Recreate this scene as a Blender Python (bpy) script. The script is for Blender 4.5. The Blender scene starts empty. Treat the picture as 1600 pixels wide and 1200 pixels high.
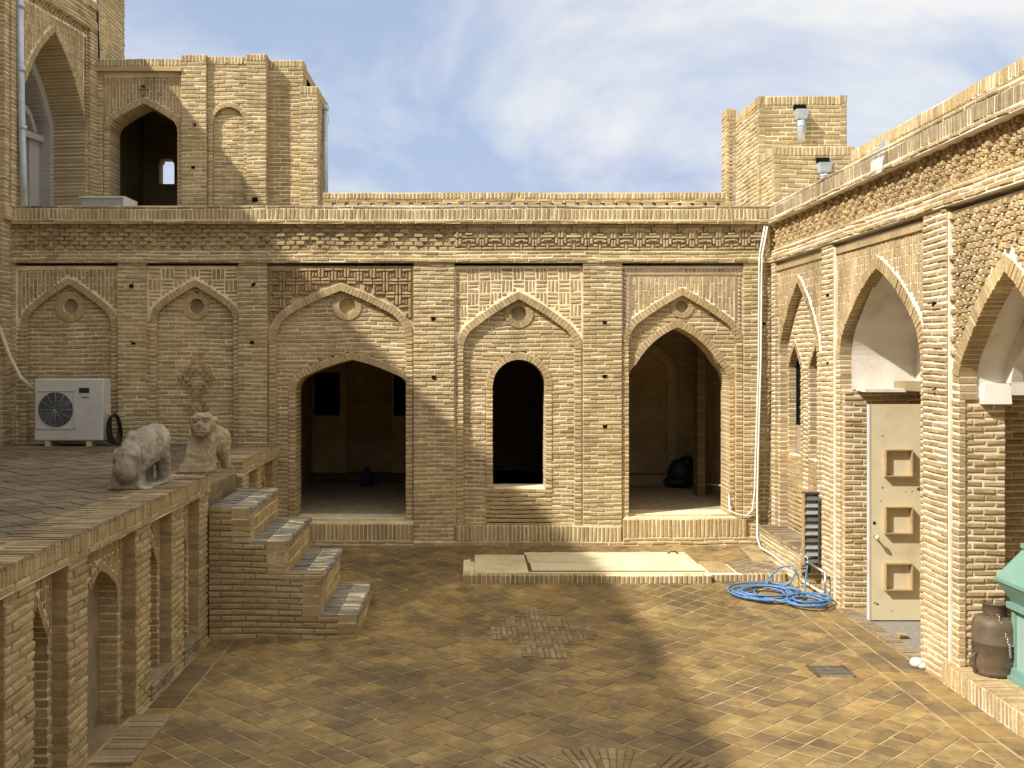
import bpy, math, random
from mathutils import Vector, Matrix
R = math.radians
random.seed(7)
rnd = random.uniform
S = bpy.context.scene
COL = S.collection

# ------------------------------------------------------------------ camera, sky, sun, exposure
CZ = 2.92
cam = bpy.data.cameras.new('camera')
camo = bpy.data.objects.new('camera', cam); COL.objects.link(camo)
camo.location = (0, 0, CZ); camo.rotation_euler = (R(90), 0, 0)
cam.sensor_width = 36; cam.lens = 36 * 1650 / 1600
cam.shift_x = 65 / 1600; cam.shift_y = -40 / 1600
cam.clip_start = 0.1; cam.clip_end = 5000
S.camera = camo
S.view_settings.view_transform = 'Standard'; S.view_settings.look = 'None'
S.view_settings.exposure = 0.72; S.view_settings.gamma = 1.0

sd = Vector((1.0, 0.6, -1.1)).normalized()          # the way the sunlight travels
EL = math.asin(-sd.z); AZ = math.atan2(-sd.x, -sd.y)
sl = bpy.data.lights.new('sun', 'SUN'); sl.energy = 4.2; sl.angle = R(1.0); sl.color = (1.0, 0.945, 0.85)
so = bpy.data.objects.new('sun', sl); COL.objects.link(so)
so.rotation_euler = sd.to_track_quat('-Z', 'Y').to_euler(); so.location = (-20, -12, 22)

W = bpy.data.worlds.new('World'); S.world = W; W.use_nodes = True
nt = W.node_tree; nt.nodes.clear()
def nd(t, typ, **kw):
    n = t.nodes.new(typ)
    for k, v in kw.items():
        if k.startswith('i_'): n.inputs[k[2:].replace('_', ' ')].default_value = v
        else: setattr(n, k, v)
    return n
sky = nd(nt, 'ShaderNodeTexSky', sky_type='NISHITA', sun_disc=False, sun_elevation=EL, sun_rotation=AZ, air_density=1.0, dust_density=1.5)
bg1 = nd(nt, 'ShaderNodeBackground'); bg1.inputs['Strength'].default_value = 0.10
bg2 = nd(nt, 'ShaderNodeBackground'); bg2.inputs['Strength'].default_value = 0.56
tc = nd(nt, 'ShaderNodeTexCoord')
mp = nd(nt, 'ShaderNodeMapping'); mp.inputs['Scale'].default_value = (1.5, 1.5, 3.4); mp.inputs['Location'].default_value = (0.35, 0.1, 0.55)
n1 = nd(nt, 'ShaderNodeTexNoise'); n1.inputs['Scale'].default_value = 1.9; n1.inputs['Detail'].default_value = 9; n1.inputs['Roughness'].default_value = 0.55; n1.inputs['Distortion'].default_value = 0.35
n2 = nd(nt, 'ShaderNodeTexNoise'); n2.inputs['Scale'].default_value = 1.7; n2.inputs['Detail'].default_value = 10; n2.inputs['Roughness'].default_value = .58; n2.inputs['Distortion'].default_value = .5
r1 = nd(nt, 'ShaderNodeValToRGB'); r1.color_ramp.elements[0].position = 0.36; r1.color_ramp.elements[1].position = 0.62
r1.color_ramp.elements[0].color = (0.66, 0.66, 0.66, 1); r1.color_ramp.elements[1].color = (1, 1, 1, 1)
r2 = nd(nt, 'ShaderNodeValToRGB'); r2.color_ramp.elements[0].position = 0.41; r2.color_ramp.elements[1].position = 0.60
r2.color_ramp.elements[0].color = (0.52, 0.62, 0.86, 1); r2.color_ramp.elements[1].color = (1.0, 1.0, 1.0, 1)
mx = nd(nt, 'ShaderNodeMixShader'); out = nd(nt, 'ShaderNodeOutputWorld')
L = nt.links.new
L(tc.outputs['Generated'], mp.inputs['Vector']); L(mp.outputs[0], n1.inputs['Vector']); L(mp.outputs[0], n2.inputs['Vector'])
L(n1.outputs['Fac'], r1.inputs[0]); L(n2.outputs['Fac'], r2.inputs[0])
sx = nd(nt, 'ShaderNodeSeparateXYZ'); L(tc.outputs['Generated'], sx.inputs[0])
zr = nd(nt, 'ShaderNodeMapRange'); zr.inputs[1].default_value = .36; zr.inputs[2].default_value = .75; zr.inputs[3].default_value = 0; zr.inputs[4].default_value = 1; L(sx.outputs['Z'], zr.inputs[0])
ov = nd(nt, 'ShaderNodeMix', data_type='RGBA'); L(zr.outputs[0], ov.inputs[0]); L(r2.outputs[0], ov.inputs[6]); ov.inputs[7].default_value = (1.8, 1.7, 1.46, 1)   # brightness added to the sky overhead, out of view, to lift the shade
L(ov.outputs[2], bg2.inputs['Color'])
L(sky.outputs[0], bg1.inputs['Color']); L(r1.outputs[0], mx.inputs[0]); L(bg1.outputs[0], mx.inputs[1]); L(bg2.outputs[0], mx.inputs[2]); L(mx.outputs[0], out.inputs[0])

# ------------------------------------------------------------------ materials
def mat_base(name):
    m = bpy.data.materials.new(name); m.use_nodes = True
    t = m.node_tree; b = t.nodes['Principled BSDF']
    return m, t, b
def ramp(t, cols):
    r = t.nodes.new('ShaderNodeValToRGB'); e = r.color_ramp.elements
    while len(e) < len(cols): e.new(0.5)
    for i, c in enumerate(cols):
        e[i].position = i / (len(cols) - 1); e[i].color = (*c, 1)
    return r
def mixc(t, typ, fac, a, b):
    n = t.nodes.new('ShaderNodeMix'); n.data_type = 'RGBA'; n.blend_type = typ
    for sock, v in ((n.inputs[0], fac), (n.inputs[6], a), (n.inputs[7], b)):
        if hasattr(v, 'is_output'): t.links.new(v, sock)
        elif isinstance(v, (int, float)): sock.default_value = v
        else: sock.default_value = (*v, 1)
    return n.outputs[2]
def noise(t, scale, detail=4, vec=None, rough=0.55):
    n = t.nodes.new('ShaderNodeTexNoise'); n.inputs['Scale'].default_value = scale; n.inputs['Detail'].default_value = detail; n.inputs['Roughness'].default_value = rough
    if vec is None:
        g = t.nodes.new('ShaderNodeNewGeometry'); vec = g.outputs['Position']
    t.links.new(vec, n.inputs['Vector']); return n.outputs['Fac']
def maprange(t, v, a, b, c, d):
    n = t.nodes.new('ShaderNodeMapRange'); n.inputs[1].default_value = a; n.inputs[2].default_value = b; n.inputs[3].default_value = c; n.inputs[4].default_value = d
    t.links.new(v, n.inputs[0]); return n.outputs[0]
def island_mat(name, cols, stain=(0.70, 1.12), stain_scale=0.8, stain_col=None, stain_lo=0.5, stain_hi=0.7, rough=0.92, bump=0.5, fine=38, spec=0.2, grain=(.74, 1.18), streak=(.78, 1.07)):
    """masonry unit: each brick or tile takes its own tone, with grain and weathering on top"""
    m, t, b = mat_base(name)
    g = t.nodes.new('ShaderNodeNewGeometry')
    r = ramp(t, cols); t.links.new(g.outputs['Random Per Island'], r.inputs[0])
    ad = t.nodes.new('ShaderNodeVectorMath'); ad.operation = 'MULTIPLY_ADD'; ad.inputs[1].default_value = (37, 53, 41); t.links.new(g.outputs['Random Per Island'], ad.inputs[0]); t.links.new(g.outputs['Position'], ad.inputs[2])
    f1 = noise(t, fine, 5, ad.outputs[0]); f2 = noise(t, stain_scale, 6, rough=0.62)
    c = mixc(t, 'MULTIPLY', 1.0, r.outputs[0], ramp_of(t, f1, 0.3, 0.7, *grain))
    c = mixc(t, 'MULTIPLY', 1.0, c, ramp_of(t, f2, 0.32, 0.68, *stain))
    g2 = t.nodes.new('ShaderNodeMapping'); g2.inputs['Scale'].default_value = (2.6, 2.6, .35); t.links.new(g.outputs['Position'], g2.inputs['Vector'])
    f4 = noise(t, 1.0, 6, g2.outputs[0], .65)      # rain streaks and soot
    c = mixc(t, 'MULTIPLY', 1.0, c, ramp_of(t, f4, .34, .62, *streak))
    if stain_col:
        f3 = noise(t, stain_scale * 2.3, 7, rough=0.65)
        c = mixc(t, 'MIX', maprange(t, f3, stain_lo, stain_hi, 0, 0.75), c, stain_col)
    t.links.new(c, b.inputs['Base Color']); b.inputs['Roughness'].default_value = rough; b.inputs['Specular IOR Level'].default_value = spec
    bp = t.nodes.new('ShaderNodeBump'); bp.inputs['Strength'].default_value = bump; bp.inputs['Distance'].default_value = 0.006
    t.links.new(f1, bp.inputs['Height']); t.links.new(bp.outputs[0], b.inputs['Normal'])
    return m
def ramp_of(t, v, a, b, lo, hi):
    o = maprange(t, v, a, b, lo, hi)
    n = t.nodes.new('ShaderNodeCombineColor')
    for i in range(3): t.links.new(o, n.inputs[i])
    return n.outputs[0]
def plain(name, col, rough=0.6, metal=0.0, var=0.12, scale=9, bump=0.0, dirt=None, spec=0.4):
    m, t, b = mat_base(name)
    f = noise(t, scale, 6)
    c = mixc(t, 'MULTIPLY', 1.0, col, ramp_of(t, f, 0.3, 0.7, 1 - var, 1 + var))
    if dirt:
        f3 = noise(t, scale * 0.6, 7, rough=0.7)
        c = mixc(t, 'MIX', maprange(t, f3, 0.5, 0.68, 0, 0.8), c, dirt)
    t.links.new(c, b.inputs['Base Color']); b.inputs['Roughness'].default_value = rough; b.inputs['Metallic'].default_value = metal; b.inputs['Specular IOR Level'].default_value = spec
    if bump:
        bp = t.nodes.new('ShaderNodeBump'); bp.inputs['Strength'].default_value = bump; bp.inputs['Distance'].default_value = 0.01
        t.links.new(f, bp.inputs['Height']); t.links.new(bp.outputs[0], b.inputs['Normal'])
    return m
BR = island_mat('brick', [(0.343, 0.263, 0.143), (0.400, 0.299, 0.155), (0.458, 0.355, 0.195), (0.504, 0.397, 0.225), (0.416, 0.314, 0.166), (0.473, 0.366, 0.201), (0.364, 0.273, 0.143), (0.541, 0.438, 0.258)], stain=(.80, 1.12), grain=(.80, 1.14), streak=(.84, 1.05))
BRD = island_mat('brick_brown', [(0.350, 0.239, 0.131), (0.428, 0.300, 0.165), (0.492, 0.355, 0.199), (0.389, 0.267, 0.138)])
BRP = island_mat('brick_pale', [(0.448, 0.326, 0.168), (0.510, 0.381, 0.206), (0.416, 0.297, 0.151), (0.552, 0.422, 0.237)])
BRG = island_mat('brick_weathered', [(0.255, 0.201, 0.128), (0.326, 0.255, 0.158), (0.388, 0.304, 0.189), (0.286, 0.216, 0.132)], stain=(.6, 1.2))
MOT = plain('mortar_dull', (.44, .35, .215), 0.95, var=0.25, scale=6, bump=0.4, spec=0.1)
BRT = island_mat('tread_brick', [(.24, .22, .185), (.31, .285, .235), (.37, .335, .27), (.27, .245, .20)], stain=(.6, 1.2))
BRO = island_mat('ornament_brick', [(.25, .18, .095), (.33, .245, .135), (.40, .305, .18), (.29, .21, .115)], stain=(.6, 1.15))
MO = plain('mortar', (.76, .655, .445), 0.95, var=0.2, scale=6, bump=0.4, spec=0.1)
MOW = plain('mortar_white', (.76, .695, .565), 0.95, var=0.15, scale=6, bump=0.4, spec=0.1)
MOD = plain('mortar_dark', (.27, .21, .14), 0.95, var=0.25, scale=6, bump=0.4, spec=0.1)
MOJ = plain('joint_sand', (.40, .30, .16), 0.95, var=0.3, scale=3.5, bump=0.3, spec=0.1, dirt=(.07, .052, .03))
TILE = island_mat('paving_tile', [(0.294, 0.191, 0.073), (0.353, 0.236, 0.089), (0.201, 0.135, 0.063), (0.387, 0.271, 0.108), (0.304, 0.202, 0.078), (0.235, 0.160, 0.078)], stain=(.55, 1.2), stain_scale=0.6, stain_col=(.095, .07, .042), stain_lo=.47, stain_hi=.64, fine=9, rough=.52, spec=.45)
TILG = island_mat('terrace_tile', [(.14, .115, .075), (.185, .15, .10), (.21, .175, .12), (.16, .13, .09)], stain=(.7, 1.2), fine=20)
PL = plain('white_plaster', (.70, .66, .59), 0.9, var=0.08, scale=3, bump=0.3, spec=.15, dirt=(.52, .45, .35))
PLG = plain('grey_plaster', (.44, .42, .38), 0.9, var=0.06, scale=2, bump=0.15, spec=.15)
PLI = plain('dim_plaster', (.62, .50, .29), 0.9, var=0.15, scale=3, bump=.1, spec=.1)
def brick_sheet(name, c1, c2, cm):
    m, t, b = mat_base(name)
    u = t.nodes.new('ShaderNodeUVMap')
    bt = t.nodes.new('ShaderNodeTexBrick'); bt.inputs['Scale'].default_value = 1.0; bt.inputs['Brick Width'].default_value = .21; bt.inputs['Row Height'].default_value = .062
    bt.inputs['Mortar Size'].default_value = .006; bt.inputs['Mortar Smooth'].default_value = .4
    for k, c in (('Color1', c1), ('Color2', c2), ('Mortar', cm)): bt.inputs[k].default_value = (*c, 1)
    t.links.new(u.outputs[0], bt.inputs['Vector'])
    c = mixc(t, 'MULTIPLY', 1.0, bt.outputs[0], ramp_of(t, noise(t, 1.2, 6), .3, .7, .75, 1.15))
    t.links.new(c, b.inputs['Base Color']); b.inputs['Roughness'].default_value = .95; b.inputs['Specular IOR Level'].default_value = .1
    inv = maprange(t, bt.outputs['Fac'], 0, 1, 1, 0)
    bp = t.nodes.new('ShaderNodeBump'); bp.inputs['Strength'].default_value = .8; bp.inputs['Distance'].default_value = .008
    t.links.new(inv, bp.inputs['Height']); t.links.new(bp.outputs[0], b.inputs['Normal'])
    return m
BS = brick_sheet('brick_courses', (.36, .25, .125), (.45, .32, .17), (.50, .40, .26))
BSI = brick_sheet('lightened_courses', (.50, .38, .21), (.60, .47, .28), (.66, .55, .37))  # brick tones lifted so the dim rooms look better lit
ROOMF = plain('room_floor', (.40, .33, .22), .9, var=.25, scale=6)
BSD = brick_sheet('brick_courses_dark', (.20, .14, .07), (.26, .185, .095), (.30, .235, .14))  # same course pattern in darker tones
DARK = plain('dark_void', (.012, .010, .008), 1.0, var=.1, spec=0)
CREAM = plain('cream_paint', (.62, .54, .36), .55, var=.06, scale=3, dirt=(.50, .40, .24))
COVER = plain('cover_paint', (.70, .62, .42), .6, var=.08, scale=2.0, dirt=(.50, .38, .19))
WOOD = plain('frame_wood', (.40, .285, .14), .6, var=.2, scale=20)
WHT = plain('white_enamel', (.56, .56, .54), .4, var=.06, scale=5, dirt=(.47, .45, .40))
GRY = plain('grey_metal', (.33, .36, .38), .45, metal=.4, var=.12, scale=10)
GALV = plain('galvanised_pipe', (.46, .52, .56), .45, metal=.3, var=.15, scale=12)
BLK = plain('black_plastic', (.02, .02, .02), .5, var=.2)
GRILL = plain('grille_dark', (.05, .05, .05), .5, var=.2)
RUST = plain('rusty_brown_paint', (.10, .072, .045), .6, metal=.1, var=.25, scale=8, dirt=(.19, .125, .08), bump=.1)
GREEN = plain('green_paint', (.17, .30, .25), .5, var=.1, scale=6)
GLASS = plain('dusty_pane', (.30, .42, .38), .25, var=.1, scale=4)
BLUE = plain('blue_hose', (.085, .20, .40), .4, var=.15, scale=15)
CABLE = plain('white_cable', (.74, .72, .66), .5, var=.06)
STEEL = plain('chain_steel', (.45, .43, .40), .35, metal=.8, var=.1)
STONE = plain('pale_carved_stone', (.27, .235, .18), .9, var=.35, scale=9, bump=.8, dirt=(.50, .49, .46))
STON2 = plain('tan_carved_stone', (.33, .26, .165), .9, var=.25, scale=9, bump=.7, dirt=(.46, .42, .36))
LOUV = plain('louvre_metal', (.12, .12, .11), .5, metal=.3, var=.2, scale=12)
EARTH = plain('earth', (.30, .24, .15), .95, var=.2, scale=1)
BAGW = plain('white_cloth', (.60, .58, .54), .9, var=.05)
GRANU = plain('gravel_grey', (.22, .20, .17), .9, var=.4, scale=40)

# ------------------------------------------------------------------ mesh builder
class Fr:
    def __init__(s, o, u, w): s.o, s.u, s.w = Vector(o), Vector(u), Vector(w)
    def __call__(s, u, v, w): 
        p = s.o + s.u * u + s.w * w
        return (p.x, p.y, p.z + v)
D = 15.0; XR = 4.27; XL = -2.73
FB = Fr((0, D, 0), (1, 0, 0), (0, 1, 0))
FRW = Fr((XR, 0, 0), (0, -1, 0), (1, 0, 0))        # u = -depth
FLT = Fr((XL, 0, 0), (0, 1, 0), (-1, 0, 0))        # u = depth
WORLD = Fr((0, 0, 0), (1, 0, 0), (0, 1, 0))
def bx(px): return (px - 735) / 110
def bz(py): return CZ - (py - 560) / 110
def at(px, py, d): return Vector(((px - 735) / 1650 * d, d, CZ - (py - 560) / 1650 * d))

class MB:
    def __init__(s): s.v = []; s.f = []; s.m = []; s.mats = []; s.uv = {}; s.smooth = set()
    def mi(s, m):
        if m not in s.mats: s.mats.append(m)
        return s.mats.index(m)
    def box8(s, p, m):
        n = len(s.v); s.v += [tuple(q) for q in p]; i = s.mi(m)
        for q in ((0, 1, 2, 3), (7, 6, 5, 4), (0, 4, 5, 1), (1, 5, 6, 2), (2, 6, 7, 3), (3, 7, 4, 0)):
            s.f.append(tuple(n + k for k in q)); s.m.append(i)
    def box(s, fr, u0, u1, v0, v1, w0, w1, m, j=0.0):
        def q(u, v, w):
            if j: u += rnd(-j, j); v += rnd(-j, j); w += rnd(-j, j)
            return fr(u, v, w)
        s.box8([q(u0, v0, w0), q(u1, v0, w0), q(u1, v1, w0), q(u0, v1, w0), fr(u0, v0, w1), fr(u1, v0, w1), fr(u1, v1, w1), fr(u0, v1, w1)], m)
    def face(s, pts, m, uv=None):
        n = len(s.v); s.v += [tuple(p) for p in pts]; s.f.append(tuple(range(n, n + len(pts)))); s.m.append(s.mi(m))
        if uv: s.uv[len(s.f) - 1] = uv
    def sheet(s, fr, u0, u1, v0, v1, w, m, flip=False):
        pts = [(u0, v0), (u1, v0), (u1, v1), (u0, v1)]
        if flip: pts = pts[::-1]
        s.face([fr(a, b, w) for a, b in pts], m, pts)
    def tube(s, pts, r, m, n=8, cap=True):
        pts = [Vector(p) for p in pts]; i = s.mi(m); base = len(s.v); up = None
        for k, p in enumerate(pts):
            t = (pts[min(k + 1, len(pts) - 1)] - pts[max(k - 1, 0)]).normalized()
            if up is None: up = t.orthogonal().normalized()
            up = (up - t * up.dot(t)).normalized(); sd_ = t.cross(up)
            rr = r[k] if isinstance(r, (list, tuple)) else r
            for a in range(n):
                c = 2 * math.pi * a / n
                s.v.append(tuple(p + up * math.cos(c) * rr + sd_ * math.sin(c) * rr))
        for k in range(len(pts) - 1):
            for a in range(n):
                b = (a + 1) % n
                s.f.append((base + k * n + a, base + k * n + b, base + (k + 1) * n + b, base + (k + 1) * n + a)); s.m.append(i); s.smooth.add(len(s.f) - 1)
        if cap:
            s.f.append(tuple(base + a for a in range(n))[::-1]); s.m.append(i)
            e = base + (len(pts) - 1) * n; s.f.append(tuple(e + a for a in range(n))); s.m.append(i)
    def lathe(s, c, prof, m, n=32, a0=0, a1=2 * math.pi):
        i = s.mi(m); base = len(s.v); full = abs(a1 - a0 - 2 * math.pi) < 1e-6; cnt = n if full else n + 1
        for (r, z) in prof:
            for a in range(cnt):
                t = a0 + (a1 - a0) * a / n
                s.v.append((c[0] + r * math.cos(t), c[1] + r * math.sin(t), c[2] + z))
        for k in range(len(prof) - 1):
            for a in range(n):
                b = (a + 1) % cnt
                s.f.append((base + k * cnt + a, base + k * cnt + b, base + (k + 1) * cnt + b, base + (k + 1) * cnt + a)); s.m.append(i); s.smooth.add(len(s.f) - 1)
    def ell(s, c, r, m, nu=16, nv=10, rot=None):
        i = s.mi(m); base = len(s.v); M = rot or Matrix.Identity(3)
        for k in range(nv + 1):
            ph = math.pi * k / nv
            for a in range(nu):
                th = 2 * math.pi * a / nu
                p = M @ Vector((r[0] * math.sin(ph) * math.cos(th), r[1] * math.sin(ph) * math.sin(th), r[2] * math.cos(ph)))
                s.v.append((c[0] + p.x, c[1] + p.y, c[2] + p.z))
        for k in range(nv):
            for a in range(nu):
                b = (a + 1) % nu
                s.f.append((base + k * nu + a, base + (k + 1) * nu + a, base + (k + 1) * nu + b, base + k * nu + b)); s.m.append(i); s.smooth.add(len(s.f) - 1)
    def build(s, name, parent=None, loc=None, label=None):
        off = Vector(loc) if loc is not None else Vector((0, 0, 0))
        me = bpy.data.meshes.new(name)
        me.from_pydata([(a - off.x, b - off.y, c - off.z) for a, b, c in s.v], [], s.f)
        for m in s.mats: me.materials.append(m)
        me.polygons.foreach_set('material_index', s.m)
        if s.smooth:
            me.polygons.foreach_set('use_smooth', [k in s.smooth for k in range(len(s.f))])
        if s.uv:
            ul = me.uv_layers.new(name='UVMap')
            for k, uv in s.uv.items():
                for li, q in zip(me.polygons[k].loop_indices, uv): ul.data[li].uv = q
        me.update()
        o = bpy.data.objects.new(name, me); COL.objects.link(o); o.location = off
        if parent is not None:
            o.parent = parent
            pl = Vector(parent.location); q = parent.parent
            while q is not None: pl += Vector(q.location); q = q.parent
            o.matrix_parent_inverse = Matrix.Identity(4)
            o.location = off - pl
        if label: o['label'] = label
        return o

def tag(o, label, cat, group=None):
    o['label'] = label; o['category'] = cat
    if group: o['group'] = group
    return o
def thing(name, label, cat, loc, group=None):
    o = bpy.data.objects.new(name, None); COL.objects.link(o); o.location = loc; o.empty_display_size = .2
    return tag(o, label, cat, group)
def struct(o): o['kind'] = 'structure'; return o

# ------------------------------------------------------------------ masonry helpers
CH = .061
def wob(u, v): return .007 * math.sin(1.9 * u + 1.3 * v) + .004 * math.sin(5.1 * u + 2.9 * v)
def brick(mb, fr, u0, u1, v0, v1, w0, w1, m, j=.0032, bv=.009):
    b_ = min(bv, (u1 - u0) * .25, (v1 - v0) * .25); d_ = b_ * .8
    if w1 - w0 < d_ * 1.5: d_ = (w1 - w0) * .4
    P = []
    for (u, v, su, sv) in ((u0, v0, 1, 1), (u1, v0, -1, 1), (u1, v1, -1, -1), (u0, v1, 1, -1)):
        a, c, e = rnd(-j, j), rnd(-j, j) + wob(u, v), rnd(-j, j)
        P.append((u + a, v + c, w0 + e, su, sv))
    n = len(mb.v); i = mb.mi(m)
    mb.v += [fr(u + su * b_, v + sv * b_, w) for u, v, w, su, sv in P] + [fr(u, v, w + d_) for u, v, w, su, sv in P] + [fr(u, v, w1) for u, v, w, su, sv in P]
    mb.f.append((n, n + 1, n + 2, n + 3)); mb.m.append(i)
    for r in (0, 4):
        for k in range(4):
            q = (k + 1) % 4
            mb.f.append((n + r + k, n + r + 4 + k, n + r + 4 + q, n + r + q)); mb.m.append(i)
def rows(mb, fr, iv, v0, v1, w0, w1, m=None, mo=None, ch=CH, bl=.205, gap=.0145, inset=.010, jw=.005):
    m = m or BR; mo = mo or MO
    if mo is MOW:
        gap = .0165
        if m is BR: m = BRP
    n = max(1, round((v1 - v0) / ch)); c = (v1 - v0) / n
    for k in range(n):
        a0 = v0 + k * c
        r = iv(a0 + c / 2)
        if isinstance(r, tuple): r = [r]
        for (a, b) in r:
            if b - a < .012: continue
            mb.box(fr, a + .004, b - .004, a0, a0 + c, w0 + inset, w1, mo)
            x = a; first = True
            while x < b - 1e-4:
                l = bl * rnd(.92, 1.08)
                if first: l *= (.5 if k % 2 else 1.0); first = False
                e = x + l
                if b - e < bl * .3: e = b
                g0 = 0 if x == a else gap * .3; g1 = 0 if e == b else gap * .3
                edge = (x == a or e == b)
                brick(mb, fr, x + g0, e - g1, a0 + gap / 2, a0 + c - gap / 2, w0 + rnd(-jw, jw), w1 if edge else w0 + .04, m)
                x = e
def soldiers(mb, fr, u0, u1, v0, v1, w0, w1, m=None, mo=None, bw=.058, gap=.013, jw=.004):
    m = m or BR; mo = mo or MO
    mb.box(fr, u0 + .003, u1 - .003, v0 + .002, v1 - .002, w0 + .009, w1, mo)
    n = max(1, round((u1 - u0) / bw)); c = (u1 - u0) / n
    for k in range(n):
        g0 = 0 if k == 0 else gap / 2; g1 = 0 if k == n - 1 else gap / 2
        brick(mb, fr, u0 + k * c + g0, u0 + (k + 1) * c - g1, v0 + rnd(0, .004), v1 - rnd(0, .005), w0 + rnd(-jw, jw), w1, m)
class Arch:
    def __init__(s, uc, a, vs, va, vb, r=.5, bow=.02):
        s.uc, s.a, s.vs, s.va, s.vb, s.r, s.bow = uc, a, vs, va, vb, r, bow
        h = va - vs; rr = min(r * a, h * .999)
        if r >= .999 and abs(h - a) < .02:
            P = [(a * math.cos(math.pi / 2 * k / 14), h * math.sin(math.pi / 2 * k / 14)) for k in range(15)]
        else:
            lo, hi = 0.01, math.pi / 2
            f = lambda t: (a - rr) * math.cos(t) + rr - h * math.sin(t)
            for _ in range(60):
                mid = (lo + hi) / 2
                if f(mid) > 0: lo = mid
                else: hi = mid
            th = lo
            P = [(a - rr + rr * math.cos(th * k / 9), rr * math.sin(th * k / 9)) for k in range(10)]
            x0, y0 = P[-1]
            Ln = math.hypot(x0, h - y0); nx, ny = (h - y0) / Ln, x0 / Ln
            for k in range(1, 13):
                t = k / 12; b = bow * Ln * 4 * t * (1 - t)
                P.append((x0 * (1 - t) + nx * b, y0 + (h - y0) * t + ny * b))
        P[-1] = (0.0, h); s.P = P
    def half(s, v):
        if v < s.vb or v >= s.va: return None
        if v <= s.vs: return s.a
        y = v - s.vs
        for (x0, y0), (x1, y1) in zip(s.P, s.P[1:]):
            if y0 <= y <= y1: return x0 + (x1 - x0) * (y - y0) / max(1e-6, y1 - y0)
        return None
    def off(s, t):
        (x0, y0), (x1, y1) = s.P[-2], s.P[-1]
        L_ = math.hypot(x1 - x0, y1 - y0); k = L_ / max(abs(x1 - x0), 1e-6) if s.r < .999 else 1.0
        return Arch(s.uc, s.a + t, s.vs, s.va + t * min(k, 1.6), s.vb, s.r if s.r >= .999 else min(.98, (s.r * s.a + t) / (s.a + t)), s.bow)
    def hole(s, v):
        h = s.half(v); return None if h is None else (s.uc - h, s.uc + h)
class Disc:
    def __init__(s, u, v, r): s.u, s.v, s.r = u, v, r
    def hole(s, v):
        d = s.r ** 2 - (v - s.v) ** 2
        return None if d <= 0 else (s.u - d ** .5, s.u + d ** .5)
class Rect:
    def __init__(s, u0, u1, v0, v1): s.q = (u0, u1, v0, v1)
    def hole(s, v): return (s.q[0], s.q[1]) if s.q[2] < v < s.q[3] else None
def minus(iv, holes):
    def f(v):
        r = iv(v)
        if r is None: return []
        if isinstance(r, tuple): r = [r]
        for h in holes:
            q = h.hole(v)
            if q is None: continue
            o = []
            for a, b in r:
                if q[1] <= a or q[0] >= b: o.append((a, b)); continue
                if q[0] > a: o.append((a, q[0]))
                if q[1] < b: o.append((q[1], b))
            r = o
        return r
    return f
def const(a, b): return lambda v: (a, b)
def inside(h): return lambda v: h.hole(v) or []
def clip(iv, a, b):
    def f(v):
        r = iv(v)
        if isinstance(r, tuple): r = [r]
        return [(max(x, a), min(y, b)) for x, y in r if min(y, b) > max(x, a)]
    return f
def voussoirs(mb, fr, A, t, w0, w1, m=None, mo=None, bw=.054, gap=.012, legs=None, umin=-99, umax=99, jw=.004, legd=None):
    """bricks on edge round an arch, then (legs) down both jambs to height legs"""
    m = m or BR; mo = mo or MO
    P = A.P; s = [0]
    for (x0, y0), (x1, y1) in zip(P, P[1:]): s.append(s[-1] + math.hypot(x1 - x0, y1 - y0))
    def pt(d):
        d = min(max(d, 0), s[-1] - 1e-6)
        for k in range(len(P) - 1):
            if s[k] <= d <= s[k + 1]:
                f = (d - s[k]) / max(1e-9, s[k + 1] - s[k])
                return (P[k][0] + (P[k + 1][0] - P[k][0]) * f, P[k][1] + (P[k + 1][1] - P[k][1]) * f)
    def nrm(d):
        a, b = pt(d - .03), pt(d + .03); dx, dy = b[0] - a[0], b[1] - a[1]; l = math.hypot(dx, dy) or 1
        return dy / l, -dx / l
    n = max(3, round(s[-1] / bw)); c = s[-1] / n
    for sg in (1, -1):
        for k in range(n):
            for (d0, d1, mm, ww, tt) in ((k * c, (k + 1) * c, mo, w0 + .010, t + .006), (k * c + gap / 2, (k + 1) * c - (gap / 2 if k < n - 1 else 0), m, w0 + rnd(-jw, jw), t + rnd(-.006, .004))):
                q = []
                for d, e in ((d0, 0), (d0, tt), (d1, tt), (d1, 0)):
                    x, y = pt(d); nx, ny = nrm(d)
                    if k == n - 1 and d == (k + 1) * c: nx, ny = 0, 1.05
                    if mm is mo and e == 0: e = .004
                    q.append((A.uc + sg * (x + nx * e), A.vs + y + ny * e))
                if mm is m: q = [(u + rnd(-.002, .002), v + rnd(-.002, .002)) for u, v in q]
                if min(u for u, v in q) < umin or max(u for u, v in q) > umax:
                    q = [(min(max(u, umin), umax), v) for u, v in q]
                if sg < 0: q = q[::-1]
                # order so that the ring runs anticlockwise seen from the front
                mb.box8([fr(u, v, ww) for u, v in q] + [fr(u, v, w1) for u, v in q], mm)
        if legs is not None:
            u0, u1 = (A.uc + A.a, A.uc + A.a + t) if sg > 0 else (A.uc - A.a - t, A.uc - A.a)
            u0, u1 = max(u0, umin), min(u1, umax)
            if u1 - u0 > .02:
                if legd is None: rows(mb, fr, const(u0, u1), legs, A.vs, w0, w1, m, mo, bl=.3)
                else:       # shallow jamb below, full depth where the plaster vault springs
                    rows(mb, fr, const(u0, u1), legs, 2.56, w0, legd, m, mo, bl=.3); rows(mb, fr, const(u0, u1), 2.56, A.vs, w0, w1, m, mo, bl=.3)
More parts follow.
